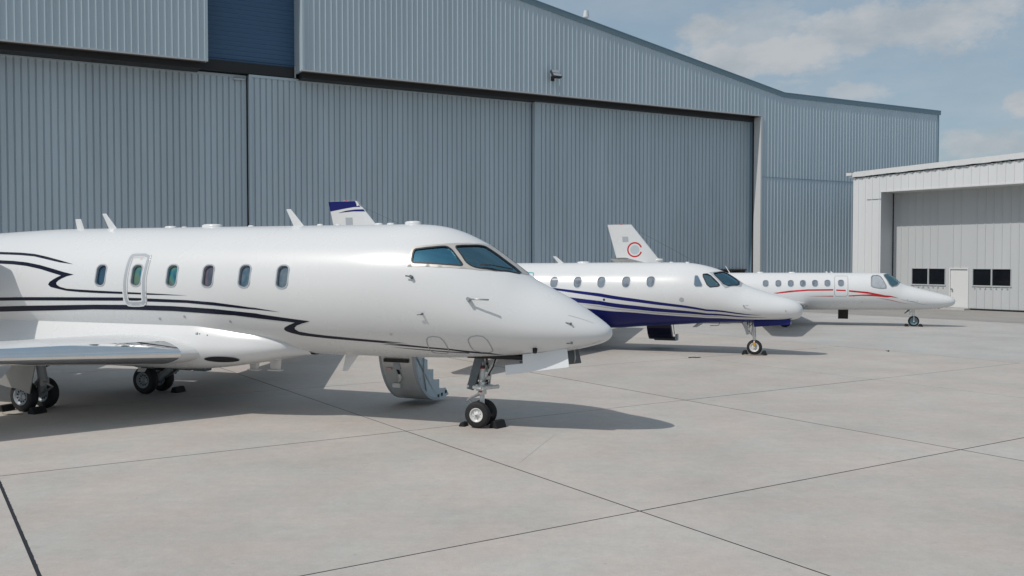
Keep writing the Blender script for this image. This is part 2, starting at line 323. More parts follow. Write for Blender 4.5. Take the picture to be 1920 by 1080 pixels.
# outlines on the hulls as (s, th): metres aft of the nose, angle from the crown
DEC = {
  ('J1', 'stripe_top'): [(12.537, -0.91), (12.315, -0.911), (11.753, -0.943), (11.342, -0.979), (10.997, -1.032), (10.619, -1.1), (10.249, -1.172), (10.598, -1.139), (10.966, -1.083), (11.31, -1.027), (11.716, -0.994), (12.274, -0.962), (12.499, -0.957)],
  ('J1', 'stripe_hook'): [(12.413, -1.076), (12.189, -1.085), (11.82, -1.106), (11.451, -1.139), (11.083, -1.188), (10.716, -1.254), (10.431, -1.307), (10.182, -1.346), (10.347, -1.376), (10.466, -1.412), (10.547, -1.447), (10.593, -1.483), (10.581, -1.515), (10.494, -1.551), (10.328, -1.578), (10.0, -1.59), (9.515, -1.603), (8.977, -1.614), (8.98, -1.646), (9.518, -1.64), (10.002, -1.628), (10.33, -1.611), (10.561, -1.58), (10.728, -1.554), (10.793, -1.517), (10.762, -1.473), (10.67, -1.429), (10.577, -1.391), (10.489, -1.363), (10.693, -1.325), (11.055, -1.256), (11.419, -1.204), (11.784, -1.171), (12.151, -1.149), (12.372, -1.144)],
  ('J1', 'stripe_exit_a'): [(8.864, -1.617), (8.543, -1.624), (8.545, -1.649), (8.867, -1.645)],
  ('J1', 'stripe_hook_tip'): [(8.42, -1.627), (7.966, -1.64), (7.492, -1.655), (7.968, -1.652), (8.422, -1.652)],
  ('J1', 'stripe_mid'): [(12.281, -1.743), (12.065, -1.739), (10.679, -1.722), (8.981, -1.703), (8.991, -1.755), (10.692, -1.776), (12.081, -1.796), (12.299, -1.8)],
  ('J1', 'stripe_exit_b'): [(8.869, -1.706), (8.541, -1.708), (8.549, -1.751), (8.877, -1.749)],
  ('J1', 'stripe_mid_tip'): [(8.418, -1.711), (7.531, -1.725), (6.953, -1.75), (6.393, -1.797), (6.065, -1.831), (6.227, -1.807), (5.583, -1.879), (6.234, -1.84), (6.07, -1.852), (6.401, -1.833), (6.962, -1.798), (7.539, -1.769), (8.427, -1.76)],
  ('J1', 'stripe_main'): [(12.346, -1.911), (12.123, -1.899), (10.72, -1.861), (9.719, -1.833), (8.764, -1.821), (7.85, -1.826), (6.976, -1.854), (6.086, -1.91), (5.98, -1.925), (5.449, -1.977), (5.02, -2.017), (5.195, -2.059), (5.308, -2.094), (5.376, -2.135), (5.381, -2.169), (5.326, -2.209), (5.126, -2.242), (4.77, -2.277), (4.016, -2.333), (3.292, -2.378), (3.785, -2.378), (3.03, -2.441), (2.574, -2.48), (1.969, -2.593), (1.749, -2.796), (1.997, -2.678), (2.59, -2.523), (3.046, -2.48), (3.808, -2.427), (3.313, -2.426), (4.038, -2.379), (4.797, -2.332), (5.31, -2.287), (5.479, -2.245), (5.582, -2.209), (5.609, -2.173), (5.576, -2.138), (5.463, -2.089), (5.333, -2.046), (5.469, -2.036), (6.003, -1.996), (6.549, -1.952), (7.002, -1.937), (7.874, -1.905), (8.79, -1.902), (9.749, -1.913), (10.76, -1.952), (12.176, -1.999), (12.402, -2.011)],
  ('J1', 'stripe_thin'): [(3.666, -2.496), (3.022, -2.536), (2.296, -2.61), (1.7, -3.038), (1.7, -3.04), (2.308, -2.643), (3.032, -2.559)],
  ('J1', 'side_glass'): [(3.13, -0.854), (3.011, -0.82), (2.838, -0.757), (2.672, -0.68), (2.624, -0.669), (2.538, -0.694), (2.42, -0.782), (2.302, -0.865), (2.308, -0.89), (2.346, -0.911), (2.577, -0.982), (2.817, -1.033), (3.064, -1.071), (3.111, -1.064), (3.127, -1.037), (3.138, -0.925)],
  ('J1', 'wind_glass'): [(2.501, -0.585), (2.462, -0.55), (2.318, -0.42), (2.176, -0.212), (2.122, -0.165)],
  ('J1', 'wind_glass2'): [(1.518, -0.151), (1.532, -0.319), (1.801, -0.644), (2.033, -0.787), (2.111, -0.816), (2.183, -0.823), (2.264, -0.802), (2.383, -0.7), (2.493, -0.624)],
  ('J1', 'frame_lo'): [(3.184, -1.138), (3.197, -1.081), (3.173, -1.049), (3.19, -0.834), (3.081, -0.79), (2.912, -0.734), (2.733, -0.656), (2.586, -0.566), (2.455, -0.468), (2.295, -0.311), (2.169, -0.031)],
  ('J1', 'frame_lo2'): [(1.444, -0.017), (1.524, -0.304), (1.797, -0.659), (2.033, -0.831), (2.357, -0.964), (2.684, -1.059), (2.989, -1.114)],
  ('J1', 'exit'): [(8.9, -1.004), (8.505, -1.004), (8.488, -1.137), (8.488, -1.266), (8.497, -1.409), (8.486, -1.539), (8.491, -1.706), (8.495, -1.763), (8.551, -1.798), (8.856, -1.803), (8.898, -1.779), (8.916, -1.693), (8.926, -1.562), (8.928, -1.431), (8.922, -1.268), (8.922, -1.138), (8.92, -1.043)],
  ('J1', 'win'): [(9.524, -1.349), (8.68, -1.346), (7.871, -1.346), (7.076, -1.347), (6.297, -1.344), (5.516, -1.349)],
  ('J1', 'ppanel1'): [(2.919, -2.27), (2.876, -2.207), (2.774, -2.176), (2.662, -2.182), (2.612, -2.286), (2.61, -2.453), (2.642, -2.596), (2.714, -2.656), (2.837, -2.661), (2.942, -2.627), (2.964, -2.541), (2.942, -2.367)],
  ('J1', 'ppanel2'): [(2.189, -2.178), (2.138, -2.095), (2.03, -2.042), (1.921, -2.037), (1.863, -2.129), (1.843, -2.293), (1.857, -2.518), (1.976, -2.614), (2.099, -2.573), (2.186, -2.49), (2.194, -2.329)],
  ('J1', 'vane1'): [(3.075, -1.28)],
  ('J1', 'pitot'): [(2.112, -1.366)],
  ('J1', 'vane2'): [(2.882, -1.773)],
  ('J1', 'port'): [(3.536, -2.204)],
  ('J1', 'probe2'): [(0.553, -1.269), (0.553, -2.162), (1.156, -2.424)],
  ('J1', 'spots'): [(8.238, -2.052), (7.66, -2.0), (6.683, -2.063), (7.53, -2.412)],
  ('J1', 'seam'): [(0.611, -0.968), (0.234, -0.829)],
  ('J1', 'oval'): [(6.949, -3.021)],
  ('J1', 'seamlow'): [(0.625, -2.511), (0.447, -2.594), (0.278, -2.541), (0.138, -2.328)],
  ('J2', 's1'): [(9.038, -1.143), (8.116, -1.264), (7.398, -1.341), (5.921, -1.496), (4.261, -1.775), (2.686, -2.04), (1.691, -1.997), (1.094, -2.073), (1.694, -2.07), (2.691, -2.116), (4.266, -1.87), (5.92, -1.596), (7.262, -1.423), (8.109, -1.342), (9.025, -1.244)],
  ('J2', 's2'): [(9.008, -1.454), (8.101, -1.519), (6.952, -1.616), (5.923, -1.723), (4.273, -1.986), (2.699, -2.221), (1.699, -2.197), (0.95, -2.261), (1.704, -2.282), (2.707, -2.316), (4.285, -2.114), (5.929, -1.841), (6.654, -1.774), (8.101, -1.643), (9.006, -1.603)],
  ('J2', 's3'): [(6.656, -1.807), (5.932, -1.879), (4.289, -2.154), (2.712, -2.367), (1.178, -2.347), (2.715, -2.397), (4.291, -2.174), (5.933, -1.896)],
  ('J2', 'belly'): [(9.014, -1.793), (8.115, -1.874), (6.367, -1.96), (5.11, -2.098), (3.898, -2.291), (2.723, -2.479), (1.563, -2.471), (0.96, -2.528), (0.475, -2.577), (0.251, -2.82)],
  ('J2', 'win'): [(7.435, -1.151), (6.666, -1.148), (5.902, -1.147), (5.119, -1.148), (4.359, -1.152)],
  ('J2', 'quarter'): [(3.052, -0.892), (2.971, -0.872), (2.798, -1.232), (3.046, -1.28)],
  ('J2', 'sideg'): [(2.852, -0.779), (2.674, -0.683), (2.322, -1.006), (2.356, -1.097), (2.637, -1.222)],
  ('J2', 'windframe'): [(1.734, -0.519), (2.155, -1.057), (2.667, -0.59), (2.452, -0.362)],
  ('J2', 'wind'): [(1.806, -0.585), (2.144, -0.988), (2.559, -0.59), (2.414, -0.417)],
  ('J2', 'exit'): [(8.65, -0.797), (8.196, -0.793), (8.145, -0.861), (8.16, -1.065), (8.175, -1.436)],
  ('J2', 'disc'): [(3.409, -1.741)],
  ('J2', 'pit'): [(1.625, -1.514)],
  ('J2', 'port'): [(5.795, -1.686)],
  ('J3', 'r1'): [(7.398, -1.656), (6.731, -1.52), (5.959, -1.442), (4.924, -1.424), (4.924, -1.502), (5.959, -1.52), (6.509, -1.582), (7.231, -1.683)],
  ('J3', 'r1b'): [(4.805, -1.445), (4.423, -1.466), (4.422, -1.537), (4.805, -1.516)],
  ('J3', 'r1c'): [(4.289, -1.48), (3.53, -1.569), (2.837, -1.75), (2.278, -1.76), (2.781, -1.86), (3.313, -1.799), (3.793, -1.779), (4.3, -1.818), (4.301, -1.766), (3.794, -1.721), (3.342, -1.697), (3.796, -1.628), (4.288, -1.565)],
  ('J3', 'r2'): [(6.011, -1.808), (4.921, -1.781), (4.92, -1.825)],
  ('J3', 'r3'): [(3.258, -1.889), (2.509, -2.005), (1.737, -2.046), (2.508, -2.04)],
  ('J3', 'grey'): [(2.304, -1.775), (1.719, -1.78), (1.125, -2.103), (1.718, -1.84)],
  ('J3', 'win'): [(7.723, -1.12), (7.19, -1.117), (6.672, -1.114), (6.169, -1.11), (5.669, -1.1), (5.161, -1.09), (4.609, -1.081)],
  ('J3', 'exit'): [(4.835, -0.585), (4.347, -0.581), (4.326, -0.741), (4.336, -1.708), (4.392, -1.811), (4.823, -1.81), (4.874, -1.708), (4.868, -0.744)],
  ('J3', 'sideg'): [(3.366, -0.54), (3.05, -0.474), (2.765, -1.347), (3.01, -1.386), (3.315, -1.316), (3.406, -1.243)],
  ('J3', 'wind'): [(2.341, -0.983), (2.626, -1.302), (2.901, -0.463), (2.677, -0.151)],
}

def inside(p, poly):
    x, y = p; c = False; n = len(poly); j = n - 1
    for i in range(n):
        xi, yi = poly[i]; xj, yj = poly[j]
        if (yi > y) != (yj > y) and x < (xj - xi) * (y - yi) / (yj - yi) + xi: c = not c
        j = i
    return c
def inside_np(P, poly):
    x, y = P[:, 0], P[:, 1]; c = np.zeros(len(P), bool); n = len(poly); j = n - 1
    for i in range(n):
        xi, yi = poly[i]; xj, yj = poly[j]
        if yi != yj: c ^= ((yi > y) != (yj > y)) & (x < (xj - xi) * (y - yi) / (yj - yi) + xi)
        j = i
    return c
def edge_dist(P, poly):
    d = np.full(len(P), 1e9); n = len(poly)
    for i in range(n):
        a = np.array(poly[i]); b = np.array(poly[(i + 1) % n]); ab = b - a; t = np.clip(((P - a) @ ab) / max(ab @ ab, 1e-12), 0, 1)
        d = np.minimum(d, np.linalg.norm(P - a - t[:, None] * ab, axis=1))
    return d
def dens(poly, step):
    o = []; n = len(poly)
    for i in range(n):
        a, b = poly[i], poly[(i + 1) % n]; L = math.dist(a, b); k = max(1, int(math.ceil(L / step)))
        o += [(a[0] + (b[0] - a[0]) * t / k, a[1] + (b[1] - a[1]) * t / k) for t in range(k)]
    return o
def smooth_loop(poly, it=2, keep=0.30):
    for _ in range(it):                                              # rounds the corners of an outline
        o = []
        for i in range(len(poly)):
            a, b = poly[i], poly[(i + 1) % len(poly)]
            o += [(a[0] + (b[0] - a[0]) * keep * 0.5, a[1] + (b[1] - a[1]) * keep * 0.5), (b[0] + (a[0] - b[0]) * keep * 0.5, b[1] + (a[1] - b[1]) * keep * 0.5)]
        poly = o
    return poly
def flat_fill(outer, holes, pts, step):
    vs = []; ed = []
    for lp in [outer] + holes:
        lp = dens(lp, step); o = len(vs); vs += lp; ed += [(o + i, o + (i + 1) % len(lp)) for i in range(len(lp))]
    vs += pts
    r = delaunay_2d_cdt([Vector(p) for p in vs], ed, [], 0, 1e-7)
    V = np.array([tuple(v) for v in r[0]]); F = np.array([f for f in r[2]])
    cen = V[F].mean(1); k = inside_np(cen, outer)
    for h in holes: k &= ~inside_np(cen, h)
    return V, F[k]
def patch(h, poly, off=0.004, holes=(), step=0.07):
    """faces lying on the hull inside an outline given as (s, th) pairs"""
    Rr = h.R; P = [(s, t * Rr) for s, t in poly]; Hs = [[(s, t * Rr) for s, t in q] for q in holes]
    a = np.array(P); g = np.array([(x, y) for x in np.arange(a[:, 0].min(), a[:, 0].max(), step) for y in np.arange(a[:, 1].min(), a[:, 1].max(), step)])
    pts = []
    if len(g):
        k = inside_np(g, P) & (edge_dist(g, P) > step * 0.3)
        for q in Hs: k &= ~inside_np(g, q) & (edge_dist(g, q) > step * 0.3)
        pts = [tuple(x) for x in g[k]]
    V, F = flat_fill(P, Hs, pts, step)
    X = h.pt(V[:, 0], V[:, 1] / Rr, off)
    c = V[F].mean(1); n = h.nrm(c[:, 0], c[:, 1] / Rr)
    fl = (np.cross(X[F[:, 1]] - X[F[:, 0]], X[F[:, 2]] - X[F[:, 0]]) * n).sum(1) < 0
    F = F.copy(); F[fl] = F[fl][:, ::-1]
    return X, F
def hull_patch(name, h, poly, m, parent, off=0.004, holes=(), step=0.07, mirror=False, **kw):
    X, F = patch(h, poly, off, holes, step); mb = MB(); mb.add(X, [tuple(map(int, f)) for f in F], 0, True)
    if mirror: mb.add(X * np.array([1, -1, 1]), [tuple(map(int, f[::-1])) for f in F], 0, True)
    return mb.obj(name, m, parent, fix=False, **kw)
def hull_ring(name, h, loop_in, loop_out, m, parent, up=0.010, down=0.03, step=0.05, **kw):
    """a raised frame round an opening; both loops have the same number of (s, th) points"""
    mb = MB(); n = len(loop_in)
    rows = []
    for lp, off in ((loop_out, 0.001), (loop_out, up), (loop_in, up), (loop_in, -down)):
        a = np.array(lp); rows.append(h.pt(a[:, 0], a[:, 1], off))
    mb.loft(rows, True, 0, False)
    return mb.obj(name, m, parent, **kw)
def rrect(s0, th0, w, hgt, r, Rr, n=6, lean=0.0):
    """rounded rectangle loop in (s, th); w along s, hgt along the girth"""
    o = []
    for cx, cy, a0 in ((w / 2 - r, hgt / 2 - r, 0), (-w / 2 + r, hgt / 2 - r, 90), (-w / 2 + r, -hgt / 2 + r, 180), (w / 2 - r, -hgt / 2 + r, 270)):
        for i in range(n + 1):
            t = R(a0 + 90 * i / n); x = cx + r * math.cos(t); y = cy + r * math.sin(t)
            o.append((s0 + x + lean * y, th0 + y / Rr))
    return o
def grow(loop, d, Rr):
    a = np.array(loop) * [1, Rr]; c = a.mean(0)
    nx = np.roll(a, -1, 0) - np.roll(a, 1, 0); nn = np.stack([nx[:, 1], -nx[:, 0]], 1); nn /= np.linalg.norm(nn, axis=1, keepdims=True)
    area = 0.5 * np.sum(a[:, 0] * np.roll(a[:, 1], -1) - np.roll(a[:, 0], -1) * a[:, 1])
    a = a + nn * d * (1 if area > 0 else -1)
    return [(float(x), float(y / Rr)) for x, y in a]
def build_hull(h, name, parent, holes, nth=64, m=None):
    Rr = h.R; st = [h.L * 0 + 4.0 * (k / 64.0) ** 2 for k in range(65)]; st[0] = 0.0006
    st += list(np.arange(4.16, h.L, 0.16)) + [h.L]
    th = [math.pi * (2 * k / nth - 1) for k in range(nth + 1)]
    g = np.array([(s, t * Rr) for s in st for t in th])
    k = np.ones(len(g), bool); Hs = []
    for q in holes:
        P = [(s, t * Rr) for s, t in q]; Hs.append(P)
        k &= ~inside_np(g, P) & (edge_dist(g, P) > 0.012)
    g = [tuple(x) for x in g[k]]
    outer = [(st[0], -math.pi * Rr), (st[-1], -math.pi * Rr), (st[-1], math.pi * Rr), (st[0], math.pi * Rr)]
    V, F = hull_fill(outer, Hs, g)
    X = h.pt(V[:, 0], V[:, 1] / Rr)
    mb = MB(); mb.add(X, [tuple(map(int, f)) for f in F], 0, True)
    a = h.pt(np.full(nth, h.L), np.array(th[:-1])); mb.add(a, [tuple(range(nth))], 0)
    a = h.pt(np.full(nth, st[0]), np.array(th[:-1])); mb.add(a, [tuple(range(nth))], 0)
    me = mb.mesh(name); b = bmesh.new(); b.from_mesh(me); bmesh.ops.remove_doubles(b, verts=b.verts, dist=2e-5)
    bmesh.ops.recalc_face_normals(b, faces=b.faces)
    f0 = max(b.faces, key=lambda f: f.calc_center_median().y)
    if f0.normal.y < 0: bmesh.ops.reverse_faces(b, faces=b.faces)
    b.to_mesh(me); b.free()
    return link(name, me, parent, m or WHITE)
def hull_fill(outer, Hs, g):
    vs = list(g); ed = []
    for lp in Hs:
        lp = dens(lp, 0.05); o = len(vs); vs += lp; ed += [(o + i, o + (i + 1) % len(lp)) for i in range(len(lp))]
    r = delaunay_2d_cdt([Vector(p) for p in vs], ed, [], 0, 1e-7)
    V = np.array([tuple(v) for v in r[0]]); F = np.array([f for f in r[2]]); cen = V[F].mean(1); k = np.ones(len(F), bool)
    for q in Hs: k &= ~inside_np(cen, q)
    return V, F[k]
def airfoil(t, n=18, camber=0.015):
    """loop of (x, z) for unit chord from the trailing edge over the top to the nose and back along the bottom"""
    xs = [0.5 * (1 + math.cos(math.pi * i / n)) for i in range(n + 1)]
    yt = lambda x: 5 * t * (0.2969 * math.sqrt(x) - 0.126 * x - 0.3516 * x * x + 0.2843 * x ** 3 - 0.1036 * x ** 4)
    yc = lambda x: camber * 4 * x * (1 - x)
    return [(x, yc(x) + yt(x)) for x in xs] + [(x, yc(x) - yt(x)) for x in xs[::-1][1:-1]]
def surface(secs, le_frac=0.0, n=18, camber=0.015, vertical=False):
    """lofted wing: secs = (x_le (aft, positive), span, height, chord, thickness); returns body and leading-edge mesh builders"""
    body, lead = MB(), MB(); rows = []
    for s, y, z, c, t in secs:
        af = airfoil(t, n, camber)
        rows.append([(-(s + x * c), q * c, z) if vertical else (-(s + x * c), y, z + q * c) for x, q in af])
        if vertical: rows[-1] = [(px, y + py, pz) for px, py, pz in rows[-1]]
    af = airfoil(0.1, n, camber); le = [i for i, (x, q) in enumerate(af) if x <= le_frac]
    if le:
        i0, i1 = le[0], le[-1]
        lead.loft([r[i0:i1 + 1] for r in rows], closed=False)
        body.loft([r[i1:] + r[:i0 + 1] for r in rows], closed=False)
    else: body.loft(rows, True)
    m = len(rows[0])
    for r in (rows[0], rows[-1]): body.add(r, [tuple(range(m))], 0)
    return body, lead
def mir(mb):
    o = MB(); o.v = [(x, -y, z) for x, y, z in mb.v]; o.f = [f[::-1] for f in mb.f]; o.mi = list(mb.mi); o.sm = list(mb.sm)
    return o
# ------------------------------------------------------------------ apron of concrete slabs
def concrete(name, col, rnd=0.035, s=1.0):
    m = bpy.data.materials.new(name); m.use_nodes = True; t = m.node_tree; L = t.links; p = t.nodes['Principled BSDF']
    p.inputs['Roughness'].default_value = 0.82; p.inputs['Specular IOR Level'].default_value = 0.25
    g = t.nodes.new('ShaderNodeTexCoord'); v = g.outputs['Object']
    def nz(sc, det, ro, lo, hi, a, b, st=None):
        vec = v
        if st:
            mp = t.nodes.new('ShaderNodeMapping'); mp.inputs['Scale'].default_value = st[:3]; mp.inputs['Rotation'].default_value[2] = R(st[3]); L.new(vec, mp.inputs[0]); vec = mp.outputs[0]
        n = t.nodes.new('ShaderNodeTexNoise'); n.inputs['Scale'].default_value = sc; n.inputs['Detail'].default_value = det; n.inputs['Roughness'].default_value = ro; L.new(vec, n.inputs['Vector'])
        r = t.nodes.new('ShaderNodeMapRange'); L.new(n.outputs[0], r.inputs[0]); r.inputs[1].default_value = lo; r.inputs[2].default_value = hi; r.inputs[3].default_value = a; r.inputs[4].default_value = b
        return r.outputs[0]
    def mul(a, b):
        n = t.nodes.new('ShaderNodeMath'); n.operation = 'MULTIPLY'; L.new(a, n.inputs[0]); L.new(b, n.inputs[1]); return n.outputs[0]
    oi = t.nodes.new('ShaderNodeObjectInfo'); rr = t.nodes.new('ShaderNodeMapRange'); L.new(oi.outputs['Random'], rr.inputs[0]); rr.inputs[3].default_value = 1 - rnd; rr.inputs[4].default_value = 1 + rnd
    k = mul(nz(0.55, 6, 0.62, 0.3, 0.7, 0.90, 1.06), nz(5.0, 8, 0.65, 0.3, 0.7, 0.94, 1.05))
    k = mul(k, nz(90, 3, 0.7, 0.25, 0.75, 0.85, 1.12))
    k = mul(k, nz(19, 6, 0.7, 0.3, 0.7, 0.94, 1.05))
    k = mul(k, nz(0.16, 3, 0.5, 0.35, 0.65, 0.96, 1.03))
    k = mul(k, nz(7.5, 2, 0.5, 0.74, 0.79, 1.0, 0.80))                            # small oil spots
    k = mul(k, nz(1.2, 7, 0.6, 0.35, 0.75, 0.985, 1.015, (0.35, 7.0, 1, 18)))        # broom finish
    k = mul(k, nz(2.2, 6, 0.7, 0.60, 0.74, 1.0, 0.86))                             # old drips and rubber
    k = mul(k, rr.outputs[0])
    warm = t.nodes.new('ShaderNodeMix'); warm.data_type = 'RGBA'; L.new(nz(0.9, 5, 0.6, 0.32, 0.68, 0, 1), warm.inputs[0])
    warm.inputs[6].default_value = (col[0] * 1.035, col[1] * 0.985, col[2] * 0.965, 1); warm.inputs[7].default_value = (col[0] * 0.965, col[1] * 1.01, col[2] * 1.01, 1)
    h = t.nodes.new('ShaderNodeVectorMath'); h.operation = 'SCALE'; L.new(warm.outputs[2], h.inputs[0]); L.new(k, h.inputs['Scale']); L.new(h.outputs[0], p.inputs['Base Color'])
    b = t.nodes.new('ShaderNodeBump'); b.inputs['Strength'].default_value = 0.25; b.inputs['Distance'].default_value = 0.01
    n2 = t.nodes.new('ShaderNodeTexNoise'); n2.inputs['Scale'].default_value = 55; n2.inputs['Detail'].default_value = 6; L.new(v, n2.inputs['Vector']); L.new(n2.outputs[0], b.inputs['Height']); L.new(b.outputs[0], p.inputs['Normal'])
    MATS[name] = m
    return m
CONC = concrete('apron_concrete', (0.487, 0.450, 0.418))
CONC2 = concrete('pale_concrete', (0.462, 0.449, 0.434), 0.02)
ASPH = concrete('worn_asphalt', (0.34, 0.325, 0.31), 0.02)
JOINT = mat('joint_filler', (0.03, 0.03, 0.035), 0.9, noise_amt=0.4, noise_scale=6)
TAR = mat('tar_sealant', (0.012, 0.014, 0.02), 0.6)
EARTH = mat('ground_earth', (0.20, 0.20, 0.13), 0.95, noise_amt=0.3, noise_scale=0.05)
GA = R(33.0)
def gx(p, q, z=0.0): return (p * math.cos(GA) - q * math.sin(GA), p * math.sin(GA) + q * math.cos(GA), z)
g = MB(); g.add([(-3000, -3000, -0.12), (3000, -3000, -0.12), (3000, 3000, -0.12), (-3000, 3000, -0.12)], [(0, 1, 2, 3)])
g.obj('ground', EARTH, kind='structure', fix=False)
apron = MB(); apron.add([gx(-95, -70, -0.0038), gx(25.9, -70, -0.0038), gx(25.9, 95, -0.0038), gx(-95, 95, -0.0038)], [(0, 1, 2, 3)])
apron = apron.obj('apron', JOINT, kind='structure', fix=False)
PB = [0.98 + 6.1 * i for i in range(-10, 1)] + [6.97, 13.28, 19.35, 25.78]
QA = [13.98 - 5.92 * j for j in range(-9, 4)]
rs = random.Random(3)
for i in range(len(PB) - 1):
    for j in range(len(QA) - 1):
        q1, q0 = QA[j], QA[j + 1]; p0, p1 = PB[i], PB[i + 1]
        wx = [0.012 + 0.004 * rs.random() for _ in range(4)]
        if abs(p0 - 0.98) < .01: wx[0] = 0.018
        if abs(p1 - 0.98) < .01: wx[1] = 0.018
        if abs(p0 - 13.28) < .01: wx[0] = 0.021
        if abs(p1 - 13.28) < .01: wx[1] = 0.021
        a, b, c, d = p0 + wx[0], p1 - wx[1], q0 + wx[2], q1 - wx[3]
        dz = -0.0015 * rs.random(); e = 0.002
        top = [gx(a + e, c + e, dz), gx(b - e, c + e, dz), gx(b - e, d - e, dz), gx(a + e, d - e, dz)]
        mid = [gx(a, c, dz - e * .7), gx(b, c, dz - e * .7), gx(b, d, dz - e * .7), gx(a, d, dz - e * .7)]
        low = [gx(a, c, -0.03), gx(b, c, -0.03), gx(b, d, -0.03), gx(a, d, -0.03)]
        mb = MB(); mb.add(top + mid + low, [(0, 1, 2, 3)] + [(4 + k, 4 + (k + 1) % 4, (k + 1) % 4, k) for k in range(4)] + [(8 + k, 8 + (k + 1) % 4, 4 + (k + 1) % 4, 4 + k) for k in range(4)])
        mb.obj('concrete_slab', CONC, apron, fix=False)
mb = MB(); pts = []; q = 13.9
L_, R_ = [], []
while q > 2.2:
    w = 0.010 + 0.009 * rs.random(); o = 0.006 * (rs.random() - .5)
    L_.append(gx(0.98 - w + o, q, 0.0035)); R_.append(gx(0.98 + w + o, q, 0.0035)); q -= 0.05
mb.loft([L_, R_], closed=False, smooth=False); mb.obj('joint_sealant', TAR, apron, fix=False)
CHALK = mat('chalk_trace', (0.53, 0.50, 0.475), .9)
for (x0, y0), (x1, y1) in (((.72, 15.3), (.12, 13.15)),):
    d = Vector((y1 - y0, x0 - x1, 0)).normalized() * .006
    MB().add([(x0 - d.x, y0 - d.y, .0035), (x0 + d.x, y0 + d.y, .0035), (x1 + d.x, y1 + d.y, .0035), (x1 - d.x, y1 - d.y, .0035)], [(0, 1, 2, 3)]).obj('chalk_line', CHALK, apron, fix=False)
# open apron behind the photographer and beyond the last slabs, newer concrete, asphalt strip by the white hangar
mb = MB(); z = -0.004
mb.add([gx(-160, -200, z), gx(150, -200, z), gx(150, QA[-1] - .01, z), gx(-160, QA[-1] - .01, z)], [(0, 1, 2, 3)])
mb.add([gx(-160, QA[-1] - .01, z), gx(PB[0] - .01, QA[-1] - .01, z), gx(PB[0] - .01, 120, z), gx(-160, 120, z)], [(0, 1, 2, 3)])
mb.add([gx(PB[0] - .01, QA[0] + .01, z), gx(25.78, QA[0] + .01, z), gx(25.78, 120, z), gx(PB[0] - .01, 120, z)], [(0, 1, 2, 3)])
mb.obj('outer_apron', CONC, kind='structure', fix=False)
mb = MB(); mb.add([gx(25.79, -39.9, -0.002), gx(150, -39.9, -0.002), gx(150, 120, -0.002), gx(25.79, 120, -0.002)], [(0, 1, 2, 3)])
mb.obj('new_apron', CONC2, kind='structure', fix=False)
WH = Matrix.Translation((25.5687, 53.3539, 0)) @ Matrix.Rotation(R(-53), 4, 'Z')
mb = MB(); w_ = [WH @ Vector(p) for p in ((-20, -9.2, .003), (40, -9.0, .003), (40, 0.4, .003), (-20, 0.4, .003))]
mb.add(w_, [(0, 1, 2, 3)]); mb.obj('asphalt_strip', ASPH, kind='structure', fix=False)

# ------------------------------------------------------------------ corrugated sheeting
def ribs(u0, u1, pitch, depth, foot, crown, start=0.0):
    """(u, proud) break points of trapezoid ribs between u0 and u1"""
    o = [(u0, 0.0)]; k = math.ceil((u0 - start + foot) / pitch)
    while start + k * pitch + foot / 2 < u1:
        c = start + k * pitch
        if c - foot / 2 > u0: o += [(c - foot / 2, 0.0), (c - crown / 2, depth), (c + crown / 2, depth), (c + foot / 2, 0.0)]
        k += 1
    return o + [(u1, 0.0)]
def sheeting(mb, u0, u1, d, zb, zt, pitch=0.3048, depth=0.021, foot=0.08, crown=0.036, mi=0, start=0.0, cuts=()):
    """vertical sheet facing -y at depth d; zb, zt heights or functions of u"""
    fb = zb if callable(zb) else (lambda u: zb); ft = zt if callable(zt) else (lambda u: zt)
    rb = ribs(u0, u1, pitch, depth, foot, crown, start)
    for c in cuts:                                                   # a break in the roof line
        if u0 < c < u1 and all(abs(c - u) > .001 for u, _ in rb):
            i = next(i for i, (u, _) in enumerate(rb) if u > c); (a, pa), (b, pb) = rb[i - 1], rb[i]
            rb.insert(i, (c, pa + (pb - pa) * (c - a) / (b - a)))
    lo = [(u, d - p, fb(u)) for u, p in rb]; hi = [(u, d - p, ft(u)) for u, p in rb]
    mb.loft([lo, hi], closed=False, mi=mi, smooth=False)
    return mb
SIDING = mat('grey_blue_siding', (0.44, 0.525, 0.58), 0.42, spec=0.5, noise_amt=0.10, noise_scale=0.8, stretch=(1, 1, 0.12), bump=0.02, bump_scale=3, rough_var=0.06)
DOORS = mat('grey_blue_door_sheet', (0.455, 0.535, 0.59), 0.45, spec=0.5, noise_amt=0.13, noise_scale=0.9, stretch=(1, 1, 0.1), bump=0.02, bump_scale=3, rough_var=0.06)
FLASH = mat('blue_grey_flashing', (0.16, 0.24, 0.29), 0.4)
EDGE = mat('pale_edge_trim', (0.50, 0.51, 0.52), 0.45)
SLOT = mat('dark_blue_panel', (0.05, 0.115, 0.21), 0.45)
BLACK = mat('black_steel', (0.018, 0.018, 0.02), 0.6)
SOFF = mat('soffit_brown', (0.13, 0.115, 0.105), 0.6)
ROOF = mat('roof_sheet', (0.55, 0.57, 0.58), 0.4)
